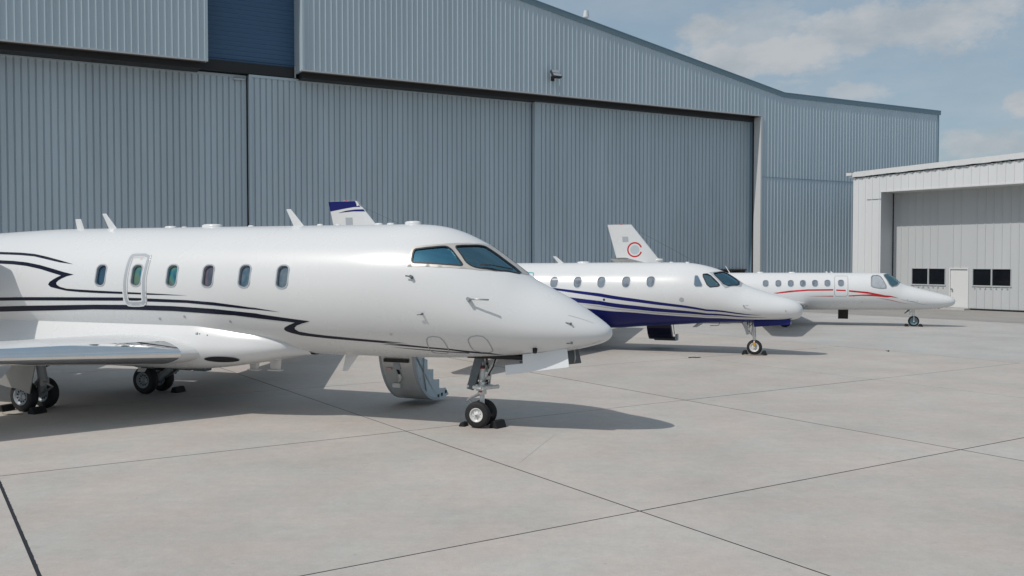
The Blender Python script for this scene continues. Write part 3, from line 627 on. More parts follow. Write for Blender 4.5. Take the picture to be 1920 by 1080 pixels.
# ------------------------------------------------------------------ the big grey hangar
HG = empty('grey_hangar', (-20.7, 43.0, 0), R(29), 'tall grey blue corrugated metal hangar with huge sliding doors behind the three jets', 'hangar')
ZH = 12.62; APEX = 8.94
def gable(u): return 14.23 if u > 45.1 else 14.23 + (45.1 - max(u, 2 * APEX - u)) * 0.183 if u > 2 * APEX - 45.1 else 14.23
mb = sheeting(MB(), -43.3, 6.55, 0, ZH, gable, cuts=(2 * APEX - 45.1,), start=.1); mb.box((-43.3, 0.001, ZH - .02), (6.55, .5, ZH), 1)
mb.box((6.53, -.045, ZH), (6.62, .55, 20.35)); mb.obj('header_wall', [SIDING, SOFF], HG)
mb = sheeting(MB(), 11.45, 43.03, 0, ZH, gable, start=.1); mb.box((11.45, 0.001, ZH - .02), (43.03, .5, ZH), 1)
mb.box((11.33, -.045, ZH), (11.45, 1.45, 20.4)); mb.obj('header_wall', [SIDING, SOFF], HG)
for a, b in ((-43.3, 6.62), (11.33, 43.05)):
    MB().box((a, -.05, ZH - .06), (b, .03, ZH + .02)).obj('header_trim', EDGE, HG)
mb = sheeting(MB(), 43.03, 61.3, 0, 0, gable, start=.1, cuts=(45.1,)); mb.obj('front_wall', SIDING, HG)
MB().box((43.1, -.027, 8.475), (61.3, -.0, 8.49)).obj('lap_seam', FLASH, HG)
MB().box((61.3, -.05, 0), (61.42, .4, 14.2)).obj('corner_trim', FLASH, HG)
MB().box((42.95, .60, 0), (43.09, .76, ZH - .08)).obj('jamb_seal', BLACK, HG)
MB().box((42.95, .762, 0), (43.09, 1.25, ZH - .08)).obj('jamb_shade_return', FLASH, HG)  # dark colour offsets the sun so this face matches the shaded doors
MB().box((42.95, -.05, 0), (43.09, .598, ZH - .08)).obj('door_jamb', mat('pale_jamb', (0.56, 0.57, 0.57), 0.5), HG)
# tail slot over the doors
mb = MB(); zz = 12.98; pr = []
while zz < 20.6: pr += [(zz, 0), (zz + .11, 0), (zz + .13, .03), (zz + .19, .03), (zz + .21, 0)]; zz += .235
mb.loft([[(6.6, 1.5 - p, z) for z, p in pr], [(11.4, 1.5 - p, z) for z, p in pr]], closed=False, smooth=False); mb.obj('tail_slot_panel', SLOT, HG)
MB().box((6.4, 1.30, 12.42), (11.4, 1.6, 12.96)).obj('tail_slot_beam', BLACK, HG)
MB().box((11.26, 1.15, 12.4), (11.31, 1.2, 13.0)).obj('rope_guide', EDGE, HG)
for a, b in ((-43, 6.4), (11.5, 42.9)):
    MB().box((a, .55, 12.3), (b, 1.9, 13.4)).obj('door_track_beam', BLACK, HG)
MB().box((6.4, 1.80, 12.3), (11.5, 2.1, 12.96)).obj('door_track_beam', BLACK, HG)
MB().box((-43.2, 2.2, 0), (43.0, 2.3, 13.4)).obj('dark_backing', BLACK, HG)  # added black sheet standing for the unlit interior behind the doors
# sliding leaves
def leaf(u0, u1, d, zt, lead=True):
    mb = sheeting(MB(), u0 + .12, u1, d, 0.12, zt - .13, start=.05, depth=-.07, foot=.085, crown=.035); o = mb.obj('hangar_door', DOORS, HG)
    MB().box((u0, d - .045, .08), (u0 + .12, d + .28, zt)).obj('door_edge', SIDING, o)
    MB().box((u0 + .12, d - .05, zt - .13), (u1, d + .25, zt)).obj('door_rail', SIDING, o)
    MB().box((u1 + .002, d - .03, .08), (u1 + .05, d + .25, zt)).obj('door_seal', BLACK, o)
    MB().box((u0 + .12, d - .03, .02), (u1, d + .2, .119)).obj('door_foot', BLACK, o)
    return o
leaf(-24.8, -8.02, 1.35, 12.36); leaf(-7.9, 8.85, 1.68, 12.36); leaf(8.92, 25.75, 1.35, 12.38); d3 = leaf(25.78, 43.1, 1.02, 12.36)
MB().box((8.2, 1.5, 12.1), (8.75, 1.62, 12.17)).obj('door_stop', EDGE, HG)
mb = MB().box((40.2, .94, 1.2), (42.5, .975, 2.12)); w = mb.obj('door_window', BLACKGLASS, HG)
mb = MB()
for u in (40.2, 41.3, 42.5): mb.box((u - .05, .92, 1.15), (u + .05, .97, 2.12))
mb.box((40.1, .90, 2.12), (42.65, .98, 2.2)); mb.obj('window_frame', mat('brown_frame', (0.06, 0.045, 0.04), .5), w)
# roof, gable flashing, side walls
mb = MB(); P_ = [(-43.6, 14.2), (2 * APEX - 45.1, 14.2), (APEX, gable(APEX)), (45.1, 14.2), (61.6, 14.2)]
P_ = [(u, z + .05) for u, z in P_]
mb.loft([[(u, -.02, z) for u, z in P_], [(u, 48, z) for u, z in P_]], closed=False, smooth=False)
mb.loft([[(u, -.02, z + .1) for u, z in P_], [(u, 48, z + .1) for u, z in P_]], closed=False, smooth=False); mb.obj('roof', ROOF, HG)
mb = MB()
for (a, za), (b, zb) in zip(P_[:-1], P_[1:]):
    mb.prism([(a, -.06, za - .22), (b, -.06, zb - .22), (b, -.06, zb + .06), (a, -.06, za + .06)], (0, .035, 0), 0)
    mb.prism([(a, -.085, za + .062), (b, -.085, zb + .062), (b, -.085, zb + .115), (a, -.085, za + .115)], (0, .3, 0), 0)
mb.obj('gable_flashing', FLASH, HG)
MB().box((61.29, .05, 0), (61.4, 47.9, 14.2)).box((-43.4, .05, 0), (-43.3, 47.9, 14.2)).box((-43.3, 47.8, 0), (61.3, 47.9, 14.2)).obj('side_wall', SIDING, HG)
mb = MB().cyl((32.75, 6, 15.5), (32.75, 6, 19.3), .10); mb.cyl((32.75, 6, 19.3), (32.75, 6, 19.75), .22, .16); mb.obj('vent_pipe', ROOF, HG)
# wall floodlight
FL = empty('floodlight', tuple(HG.matrix_basis @ Vector((26.38, -.05, 13.55))), R(29), 'black floodlight fixed high on the grey hangar wall above the sliding doors', 'floodlight')
HG_M = Matrix.Translation((-20.7, 43, 0)) @ Matrix.Rotation(R(29), 4, 'Z')
FL.location = HG_M @ Vector((26.38, -.05, 13.55))
rx = Matrix.Translation((0, -.42, .22)) @ Matrix.Rotation(R(-38), 4, 'X')
mb = MB().box((-.30, -.07, -.27), (.30, .09, .27), 0, rx)
for i in range(5): mb.box((-.27, .09, -.24 + i * .11), (.27, .16, -.20 + i * .11), 0, rx)
mb.obj('lamp_body', BLACK, FL, bevel=.02)
MB().box((-.26, -.076, .02), (.26, -.07, .24), 0, rx).box((-.26, -.076, -.24), (.26, -.07, -.02), 0, rx).obj('lamp_lens', mat('lamp_lens', (.30, .33, .37), .15), FL)
MB().box((-.04, -.4, -.02), (.04, 0, .04)).box((-.12, -.02, -.14), (.12, 0.0, .14)).obj('bracket', BLACK, FL)
# ------------------------------------------------------------------ the white hangar on the right
WB = empty('white_hangar', (25.5687, 53.3539, 0), R(-53), 'low white corrugated hangar with a deep recessed front behind the farthest jet', 'hangar')
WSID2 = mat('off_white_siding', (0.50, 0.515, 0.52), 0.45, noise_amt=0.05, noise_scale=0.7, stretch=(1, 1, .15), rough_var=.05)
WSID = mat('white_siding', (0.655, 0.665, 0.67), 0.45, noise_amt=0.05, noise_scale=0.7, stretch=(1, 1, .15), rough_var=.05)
WTRIM = mat('white_trim', (0.66, 0.665, 0.665), 0.45, noise_amt=0.05, noise_scale=3)
WDOOR = mat('white_door', (0.66, 0.66, 0.65), 0.5)
FD = -1.65; RZ = lambda u: 7.93 + (u + 5.84) * 0.0293
kw = dict(pitch=.457, depth=.03, foot=.07, crown=.035)
mb = sheeting(MB(), -5.84, -3.99, FD, 0, lambda u: RZ(u) - .16, **kw); mb = sheeting(mb, -3.99, 21.8, FD, 6.92, lambda u: RZ(u) - .16, **kw); mb.obj('fascia', WSID, WB)
MB().box((-4.01, FD - .03, 6.84), (21.8, FD + .05, 6.919)).obj('header_trim', WTRIM, WB)
MB().box((-4.22, FD + .05, 6.85), (21.8, .0, 6.91)).obj('soffit', WTRIM, WB)
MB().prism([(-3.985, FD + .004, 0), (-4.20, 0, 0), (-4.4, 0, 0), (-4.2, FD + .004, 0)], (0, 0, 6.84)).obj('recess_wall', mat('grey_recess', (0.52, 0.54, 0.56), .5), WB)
MB().box((-4.9, FD - .037, 6.44), (-3.99, FD - .0, 6.455)).obj('lap_seam', FLASH, WB)
def panelled(u0, u1, holes):
    """recessed wall with its openings left out"""
    mb = MB(); us = sorted({u0, u1} | {x for h in holes for x in h[:2]})
    for a, b in zip(us[:-1], us[1:]):
        cuts = [h for h in holes if h[0] <= a + 1e-6 and h[1] >= b - 1e-6]; z = 0.10
        for h in sorted(cuts, key=lambda h: h[2]):
            if h[2] > z + .01: sheeting(mb, a, b, 0, z, h[2], **kw)
            z = h[3]
        sheeting(mb, a, b, 0, z, 6.9, **kw)
    return mb
WIN = [(-2.94, -.88), (.70, 2.82), (6.6, 8.7), (10.2, 12.3)]
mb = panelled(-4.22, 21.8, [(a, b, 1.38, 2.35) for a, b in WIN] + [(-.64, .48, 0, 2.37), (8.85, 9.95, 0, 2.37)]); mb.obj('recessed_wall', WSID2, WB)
MB().box((-4.20, -.03, 0.1), (-4.10, -.0, 6.85)).obj('corner_trim', GASKET, WB)
FRAMEG = mat('grey_window_frame', (0.40, 0.41, 0.42), .45)
for a, b in WIN:
    w = MB(); m_ = (a + b) / 2
    w.box((a, -.035, 2.32), (b, .12, 2.35)).box((a, -.035, 1.38), (b, .12, 1.41)).box((a, -.035, 1.41), (a + .03, .12, 2.32)).box((b - .03, -.035, 1.41), (b, .12, 2.32)).box((m_ - .04, -.03, 1.41), (m_ + .04, .12, 2.32))
    w = w.obj('window', FRAMEG, WB)
    for c, d in ((a + .03, m_ - .04), (m_ + .04, b - .03)): MB().box((c, .05, 1.41), (d, .07, 2.32)).obj('pane', BLACKGLASS, w)
    MB().box((a - .03, -.055, 1.345), (b + .03, .05, 1.379)).obj('sill', WSID2, w)
    mb = MB(); k = a + .1
    while k < b: mb.box((k, -.05, 1.22), (k + .07, -.031, 1.27)); k += .30
    mb.obj('panel_clip', GREY, w, kind='stuff')
for a, b in ((-.64, .48), (8.85, 9.95)):
    d = MB().box((a + .06, .02, .1), (b - .06, .08, 2.31)).obj('door', WDOOR, WB)
    MB().box((a, -.05, .1), (a + .058, .1, 2.37)).box((b - .058, -.05, .1), (b, .1, 2.37)).box((a + .058, -.05, 2.312), (b - .058, .1, 2.37)).obj('door_frame', WTRIM, d)
    MB().cyl((a + .17, .02, 1.16), (a + .17, -.07, 1.16), .035).cyl((a + .17, -.06, 1.16), (a + .17, -.10, 1.16), .05).obj('handle', STEEL, d)
    MB().box((a - .15, -.75, .004), (b + .15, -.06, .09)).obj('door_step', CONC2, d)
MB().box((-4.2, -.06, .004), (21.8, .1, .099)).obj('base_sill', DARK, WB)
mb = MB()                                                            # rake trim, bent and gapped
for i in range(48):
    u = -6.0 + i * .5; j = rs.random
    mb.prism([(u, FD - .12, RZ(u) - .10 + .02 * j()), (u + .5, FD - .12, RZ(u + .5) - .10 + .03 * j()), (u + .5, FD - .12, RZ(u + .5) + .22), (u, FD - .12, RZ(u) + .22)], (0, .05, 0))
mb.obj('rake_trim', WTRIM, WB)
mb = MB(); u = -5.6
while u < 18:
    l = .15 + .5 * rs.random(); z0 = RZ(u) - .135 + .02 * rs.random(); mb.box((u, FD - .10, z0), (u + l, FD - .045, z0 + .04 + .045 * rs.random())); u += l + .1 + .6 * rs.random()
mb.obj('trim_gap', DGREY, WB, kind='stuff')
mb = MB(); k = -5.76
while k < 18: mb.box((k, FD - .06, RZ(k) - .215), (k + .12, FD - .005, RZ(k) - .165)); k += .457
mb.obj('rib_closure', GREY, WB, kind='stuff')
mb = MB(); mb.box((-6.2, FD - .2, RZ(-6) + .02), (-5.84, 25, RZ(-6.2) + .2)); mb.box((-6.1, FD - .13, RZ(-6) + .2), (-5.75, FD + .2, RZ(-6) + .24), 1); mb.obj('gutter', [WTRIM, DGREY], WB)
mb = MB(); P2_ = [(-6.0, RZ(-6.0) + .2), (21.8, RZ(21.8) + .2)]
mb.loft([[(u, FD - .1, z) for u, z in P2_], [(u, 26, z) for u, z in P2_]], closed=False, smooth=False); mb.obj('roof', ROOF, WB)
MB().box((-5.84, FD + .01, 0), (-5.74, 25.9, 7.9)).box((21.7, FD + .01, 0), (21.8, 25.9, 8.6)).box((-5.74, 25.8, 0), (21.7, 25.9, 7.9)).obj('side_wall', WSID, WB)
# ------------------------------------------------------------------ aircraft parts shared by the three jets
def wheel(name, parent, s, y, z, r, w, rim_r, rimm, spokes=0, side=-1):
    """tyre with its rim as a sub-part; axle along y; side is the face that shows"""
    mb = MB(); hw = w / 2; pr = []
    for i in range(17):
        a = math.pi * i / 16; pr.append((-hw * math.cos(a) * (1 if abs(math.cos(a)) > .3 else 1), rim_r + (r - rim_r) * min(1.0, math.sin(a) ** .42 if i not in (0, 16) else 0)))
    mb.lathe((-s, y, z), (0, 1, 0), pr, 40)
    for gx_ in (-.18, .0, .18): pass
    rm = MB(); f = side
    rm.lathe((-s, y, z), (0, f, 0), [(hw * .80, rim_r * 1.06), (hw * 1.0, rim_r * 1.03), (hw * 1.02, rim_r * .93), (hw * .72, rim_r * .84), (hw * .62, rim_r * .42), (hw * .80, rim_r * .36), (hw * .95, rim_r * .26), (hw * .97, 0.001)], 32, 0)
    rm.lathe((-s, y, z), (0, -f, 0), [(hw * .80, rim_r * 1.06), (hw * 1.0, rim_r * 1.0), (hw * .5, rim_r * .8), (hw * .5, .001)], 24, 0)
    if spokes:
        for k in range(spokes):
            a = 2 * math.pi * k / spokes; c, q = math.cos(a), math.sin(a); rr = rim_r * .63
            rm.lathe((-s + c * rr, y + f * hw * .56, z + q * rr), (0, f, 0), [(0, rim_r * .10), (hw * .16, rim_r * .115), (hw * .165, .001)], 10, 1)
    else:
        for k in range(8):
            a = 2 * math.pi * k / 8 + .3; c, q = math.cos(a), math.sin(a)
            rm.lathe((-s + c * rim_r * .6, y + f * hw * .63, z + q * rim_r * .6), (0, f, 0), [(0, rim_r * .06), (hw * .14, rim_r * .05), (hw * .14, .001)], 8, 1 if k % 3 == 0 else 2)
    rm.lathe((-s, y + f * hw * .95, z), (0, f, 0), [(0, rim_r * .2), (hw * .14, rim_r * .18), (hw * .15, .001)], 14, 2)
    t = mb.obj('tyre', TYRE, parent); rm.obj('rim', [rimm, DARK, STEEL], t)
    return t
def blade(parent, s0, s1, z0, s2, s3, z1, th=.018, m=None, name='blade_antenna', y=0.0):
    """swept blade: root chord s0 (front) to s1 (rear) at z0, tip chord s2 to s3 at z1"""
    def row(a, b, z, t): return [(-a, y, z), (-(a * .7 + b * .3), y + t, z), (-b, y, z), (-(a * .7 + b * .3), y - t, z)]
    mb = MB(); mb.loft([row(s0, s1, z0, th), row(s2, s3, z1, th * .6)], True, smooth=False, caps=True)
    return mb.obj(name, m or WHITE, parent, bevel=.004)
def dome(parent, s, z, l, w, hgt, name='dome_antenna'):
    mb = MB(); n = 20
    rows = [[(-s + l * k * math.cos(2 * math.pi * i / n), w * k * math.sin(2 * math.pi * i / n), z + h_) for i in range(n)] for k, h_ in ((1, -.03), (1, hgt * .55), (.82, hgt * .9), (.5, hgt), (.02, hgt))]
    mb.loft(rows); return mb.obj(name, WHITE, parent)
def engine(parent, s, y, z, L, r, hub_y):
    mb = MB(); mb.lathe((-s, y, z), (-1, 0, 0), [(.10, r * .93), (.3, r * 1.02), (L * .35, r * 1.06), (L * .7, r * .95), (L, r * .62), (L, r * .56), (L * .8, r * .6)], 36); e = mb.obj('engine', WHITE, parent)
    MB().lathe((-s, y, z), (-1, 0, 0), [(.35, r * .76), (.05, r * .78), (0, r * .85), (.03, r * .9), (.101, r * .932)], 36).obj('inlet_lip', CHROME, e)
    mb = MB().lathe((-s, y, z), (-1, 0, 0), [(.36, r * .77), (.37, .02)], 30, 0).lathe((-s, y, z), (-1, 0, 0), [(.15, .005), (.25, r * .12), (.365, r * .22)], 20, 1)
    for k in range(20):
        a = 2 * math.pi * k / 20; c, q = math.cos(a), math.sin(a); c2, q2 = math.cos(a + .2), math.sin(a + .2)
        mb.add([(-s - .30, y + c * r * .2, z + q * r * .2), (-s - .30, y + c * r * .75, z + q * r * .75), (-s - .355, y + c2 * r * .75, z + q2 * r * .75), (-s - .355, y + c2 * r * .2, z + q2 * r * .2)], [(0, 1, 2, 3)], 1)
    mb.obj('fan', [DARK, STEEL], e)
    sg = 1 if y > 0 else -1
    MB().loft([[(-(s + .7), yy, z + .02), (-(s + L * .45), yy, z + .13), (-(s + L * .9), yy, z + .02), (-(s + L * .45), yy, z - .1)] for yy in (hub_y * sg, y - sg * r * .8)], True, smooth=False).obj('pylon', WHITE, e)
    return e
def fin_side(s0, s1, z0, z1, t):
    """height functions of a fin: leading edge and chord between two heights; each s is (leading, trailing)"""
    le = lambda z: s0[0] + (s1[0] - s0[0]) * (z - z0) / (z1 - z0); te = lambda z: s0[1] + (s1[1] - s0[1]) * (z - z0) / (z1 - z0)
    def y(s, z):
        c = te(z) - le(z); x = min(max((s - le(z)) / c, .002), .999)
        return 5 * t * (0.2969 * math.sqrt(x) - 0.126 * x - 0.3516 * x * x + 0.2843 * x ** 3 - 0.1036 * x ** 4) * c
    return y
def fin_patch(name, parent, m, yf, poly, holes=(), off=.005, step=.12):
    a = np.array(poly); g = np.array([(x, z) for x in np.arange(a[:, 0].min(), a[:, 0].max(), step) for z in np.arange(a[:, 1].min(), a[:, 1].max(), step)])
    k = inside_np(g, list(poly)) & (edge_dist(g, list(poly)) > .03)
    for q in holes: k &= ~inside_np(g, list(q))
    V, F = flat_fill(list(poly), [list(q) for q in holes], [tuple(p) for p in g[k]], step)
    mb = MB()
    for sg in (-1, 1):
        X = [(-s, sg * (yf(s, z) + off), z) for s, z in V]; mb.add(X, [tuple(map(int, f)) if sg < 0 else tuple(map(int, f[::-1])) for f in F], 0, True)
    return mb.obj(name, m, parent, fix=False)
def cabin_window(h, jet, s, th, w, hg, r, film, frame=TRIM, depth=.045, ring=.024, lean=0.0, egg=0.0):
    lp = rrect(s, th, w, hg, r, h.R, lean=lean)
    if egg: lp = [(s + (a - s) * (1 + egg * (b - th) * h.R / (hg / 2)), b) for a, b in lp]
    o = hull_ring('cabin_window', h, lp, grow(lp, ring, h.R), frame, jet, up=.007, down=depth)
    hull_patch('pane', h, grow(lp, .004, h.R), film, o, off=-depth + .006, step=.06)
    return grow(lp, .012, h.R)
def window_hole(h, s, th, w, hg, r, egg=0.0):
    lp = rrect(s, th, w, hg, r, h.R)
    if egg: lp = [(s + (a - s) * (1 + egg * (b - th) * h.R / (hg / 2)), b) for a, b in lp]
    return grow(lp, .012, h.R)
def mirth(p): return [(s, -t) for s, t in p]
def glazing(h, jet, poly, name, glass, frame=GASKET, ring=.022, both=True, off=-.012, rounded=2, keep=.35):
    """cockpit window: gasket ring round a real pane, on both sides of the nose; returns the openings"""
    lp = dens([(s, t * h.R) for s, t in smooth_loop(poly, rounded, keep)], .05); lp = [(s, t / h.R) for s, t in lp]; hs = []
    for q in ([lp, mirth(lp)] if both else [lp]):
        o = hull_ring(name, h, grow(q, -ring * .6, h.R), grow(q, ring * .6, h.R), frame, jet, up=.009, down=.03)
        hull_patch('pane', h, q, glass, o, off=off, step=.08); hs.append(q)
    return hs
def cockpit(jet, s0, s1, zf, zd, hw, zs):
    """floor, bulkhead, glareshield and two seats seen through the glass"""
    c = MB().box((-s1, -hw, zf), (-s0, hw, zf + .04)).box((-s1 - .03, -hw, zf), (-s1, hw, zf + .95)).obj('cockpit', COCK, jet)
    MB().loft([[(-s0, y, zd - .16), (-s0 - .05, y, zd), (-s0 - .42, y, zd + .03), (-s0 - .48, y, zd - .05), (-s0 - .42, y, zd - .4)] for y in (-hw * .8, 0, hw * .8)], True, smooth=False, caps=True).obj('glareshield', COCKD, c)
    for y in (-hw * .45, hw * .45):
        MB().box((-s1 + .15, y - .2, zf + .05), (-s1 + .6, y + .2, zf + .3)).box((-s1 + .1, y - .2, zf + .3), (-s1 + .24, y + .2, zs)).box((-s1 + .1, y - .1, zs), (-s1 + .2, y + .1, zs + .17)).obj('seat', COCKD, c, bevel=.03)
    return c
def ring_patch(name, h, poly, w, m, parent, off):
    lo = [(s, t) for s, t in poly]
    return hull_patch(name, h, grow(lo, w / 2, h.R), m, parent, off=off, holes=[grow(lo, -w / 2, h.R)], step=.05)
def line_patch(name, h, pts, w, m, parent, off=.004):
    a = np.array(pts) * [1, h.R]; d = np.gradient(a, axis=0); n = np.stack([-d[:, 1], d[:, 0]], 1); n /= np.linalg.norm(n, axis=1, keepdims=True)
    L = a + n * w / 2; Rr = a - n * w / 2; poly = [(x, y / h.R) for x, y in list(L) + list(Rr[::-1])]
    return hull_patch(name, h, poly, m, parent, off=off, step=.1)
def knob(h, jet, s, th, name, l=.05, r=.02, arm=None, m=None):
    p = Vector(h.pt(s, th)); n = Vector(h.nrm(s, th)); mb = MB().cyl(p - n * .01, p + n * l, r, r * .85, 12)
    if arm: mb.tube([p + n * l * .8, p + n * l * .9 + Vector(arm) * .4, p + n * l * .9 + Vector(arm)], r * .38, 8)
    return mb.obj(name, m or STEEL, jet)
def disc(h, jet, s, th, r, m, name, off=.004, ry=None):
    lp = [(s + r * math.cos(2 * math.pi * k / 16), th + (ry or r) * math.sin(2 * math.pi * k / 16) / h.R) for k in range(16)]
    return hull_patch(name, h, lp, m, jet, off=off, step=.2)
JETS = 'business jets parked in a row before the hangars'

# ------------------------------------------------------------------ jet one, nearest
h = HULL['J1']; D = lambda k: DEC['J1', k]
J1 = empty('business_jet', (1.619, 15.116, 0), R(-21), 'nearest and largest white jet with thin black swoosh stripes and a polished wing edge', 'jet', JETS)
holes = []
for i, (s, th) in enumerate(D('win')):
    cabin_window(h, J1, s, th, .215, .385, .085, FILMS[(0, 1, 1, 2, 3, 3)[i]], depth=.05); holes.append(window_hole(h, s, th, .215, .385, .085))
sg = D('side_glass'); wg = D('wind_glass') + D('wind_glass2')
holes += glazing(h, J1, sg, 'cockpit_window', SIDEGL, rounded=1)
holes += glazing(h, J1, wg, 'windshield', TINT, rounded=1)
build_hull(h, 'fuselage', J1, holes)
fr = D('frame_lo') + [(2.14, 0.0), (1.44, 0.0)] + D('frame_lo2')
lr = lambda p: [(a, b / h.R) for a, b in dens([(s, t * h.R) for s, t in smooth_loop(p, 1, .35)], .05)]
hull_patch('window_surround', h, fr, SURR, J1, off=.005, holes=[lr(sg), lr(wg)], step=.06, mirror=True)
cockpit(J1, 1.95, 3.35, 1.70, 2.44, .66, 2.62)
w0 = [h.pt(s, t, .03) for s, t in ((2.05, -.74), (1.9, -.62), (1.75, -.50), (1.62, -.36))]
MB().tube(w0, .009, 6).obj('wiper', BLACK, J1)
for s_, t_ in ((3.19, -1.10),): pass
for k in ('stripe_top', 'stripe_hook', 'stripe_exit_a', 'stripe_hook_tip', 'stripe_mid', 'stripe_exit_b', 'stripe_mid_tip', 'stripe_main'):
    hull_patch('stripe', h, D(k), NAVY, J1, off=.0035, step=.06)
tp = [p for p in D('stripe_thin') if p[1] > -2.9]
hull_patch('stripe', h, tp, NAVY, J1, off=.0035)
ex = smooth_loop(D('exit'), 1, .5)
ring_patch('exit_margin', h, ex, .115, WHITE, J1, .006); ring_patch('emergency_exit', h, ex, .062, TRIM, J1, .0085)
disc(h, J1, 8.66, -1.075, .035, mat('faded_red', (.6, .42, .42), .5), 'placard', ry=.008)
for k in ('ppanel1', 'ppanel2'): ring_patch('access_panel', h, smooth_loop(D(k), 1), .018, GREY, J1, .004)
line_patch('radome_seam', h, D('seam'), .012, GREY, J1); line_patch('radome_seam', h, D('seamlow'), .012, GREY, J1)
knob(h, J1, *D('vane1')[0], 'angle_vane', .07, .030, (-.09, 0, .01), DGREY)
knob(h, J1, *D('pitot')[0], 'pitot_probe', .11, .035, (.36, 0, -.01))
knob(h, J1, *D('vane2')[0], 'angle_vane', .05, .018, (-.08, 0, -.01), DGREY)
knob(h, J1, *D('probe2')[0], 'static_probe', .04, .018, (-.09, 0, .01), DGREY); knob(h, J1, *D('probe2')[1], 'static_probe', .03, .016, (-.09, 0, 0), DGREY)
knob(h, J1, *D('probe2')[2], 'drain_mast', .07, .042, None, DARK)
disc(h, J1, *D('port')[0], .022, SURR, 'static_port')
for q in D('spots')[:3]: disc(h, J1, *q, .026, GREY, 'service_port')
# belly fairing
FA = [(5.45, .42, 1.225, .40, 1.20, 1.14), (5.8, .735, 1.41, .77, 1.30, 1.10), (6.26, .86, 1.53, .93, 1.28, 1.01), (6.7, .905, 1.585, 1.01, 1.26, .94), (7.11, .945, 1.64, 1.07, 1.25, .88), (7.6, .97, 1.685, 1.12, 1.24, .83), (8.4, .97, 1.69, 1.14, 1.24, .80), (12.4, .97, 1.69, 1.14, 1.24, .80), (13.6, .95, 1.66, 1.08, 1.28, .95), (14.8, .88, 1.72, .95, 1.5, 1.25), (15.6, .80, 1.85, .82, 1.7, 1.55)]
ff = [pchip([a[0] for a in FA], [a[i] for a in FA]) for i in range(1, 6)]
def fair_row(s, n=40):
    yt, zt, ys, zs, zb = [float(f(s)) for f in ff]; pts = [(0, zb), (.45 * ys, zb + .015 * (zs - zb)), (.74 * ys, zb + .13 * (zs - zb)), (.93 * ys, zb + .48 * (zs - zb)), (ys, zs), ((yt + ys) * .5 + .015, (zt + zs) * .5), (yt - .03, zt + .015)]
    c = [0]; 
    for a, b in zip(pts[:-1], pts[1:]): c.append(c[-1] + math.dist(a, b))
    fy, fz = pchip(c, [p[0] for p in pts]), pchip(c, [p[1] for p in pts]); t = np.linspace(0, c[-1], n)
    r = [(-s, -float(fy(x)), float(fz(x))) for x in t]
    return r[::-1] + [(x, -y, z) for x, y, z in r[1:]]
mb = MB(); mb.loft([fair_row(s) for s in list(np.arange(5.45, 8.4, .03)) + list(np.arange(8.4, 15.7, .3))], closed=False); mb.obj('belly_fairing', WHITE, J1)
def fdisc(s, z, r, m, name, rz=None):
    y = -max(1e-3, float(np.interp(z, [p[2] for p in fair_row(s, 60)[:60]][::-1], [-p[1] for p in fair_row(s, 60)[:60]][::-1])))
    return MB().lathe((-s, y + .012, z), (0, -1, 0), [(.0, r), (.02, r * .9), (.02, .001)], 16).obj(name, m, J1)
fdisc(7.42, 1.52, .028, GREY, 'service_port'); fdisc(7.36, 1.52, .010, DARK, 'vent_hole'); fdisc(7.2, 1.50, .010, DARK, 'vent_hole')
mb = MB(); rings = []
for q in (1.0, .75, .5, .25, .02):                                    # ram-air inlet under the fairing nose
    row = []
    for k in range(24):
        a = 2 * math.pi * k / 24; s = 6.92 + .33 * q * math.cos(a); rr = fair_row(s, 60)[:60]; zz = 1.075 + .055 * q * math.sin(a)
        y = float(np.interp(zz, [p[2] for p in rr][::-1], [p[1] for p in rr][::-1])); row.append((-s, y - .012, zz - .006))
    rings.append(row)
mb.loft(rings); mb.obj('ram_inlet', DARK, J1)
# wings with polished leading edges
GL = [(7.05, -.60, 1.17, 4.4, .10), (7.24, -.95, 1.18, 4.2, .12), (7.40, -1.2, 1.185, 4.05, .132), (7.49, -1.36, 1.19, 3.95, .135)]
WS = [(7.49, -1.36, 1.19, 3.95, .135), (8.74, -3.6, 1.29, 2.75, .125), (11.8, -9.1, 1.53, 1.35, .10), (12.15, -9.45, 1.70, 1.05, .09), (12.75, -9.7, 2.5, .5, .08)]
for f in (lambda q: q, mir):
    b, l = surface(GL, 0, 30, .008); f(b).obj('wing_root', WHITE, J1)
    b, l = surface(WS, .115, 30, .008); w = f(b).obj('wing', WHITE, J1); f(l).obj('leading_edge', CHROME, w)
sg_ = -1
for y, a in ((-4.2, 10.9), (-6.4, 12.1)): 
    for m_ in (1, -1): MB().lathe((-a + 1.2, m_ * y, 1.18 + (abs(y) - 3.6) * .045), (-1, 0, 0), [(0, .01), (.3, .07), (.9, .09), (1.5, .05), (1.8, .01)], 14).obj('flap_fairing', WHITE, J1)
for m_ in (1, -1): engine(J1, 12.05, m_ * 1.95, 2.80, 4.2, .68, .9)
b, _ = surface([(15.6, 0, 3.2, 4.3, .10), (17.9, 0, 6.0, 2.6, .10)], 0, 18, 0, True); fn = b.obj('fin', WHITE, J1)
for f in (lambda q: q, mir):
    b, _ = surface([(17.8, 0, 6.05, 2.0, .10), (19.9, -3.8, 6.05, 1.0, .10)], 0, 14, 0); f(b).obj('tailplane', WHITE, J1)
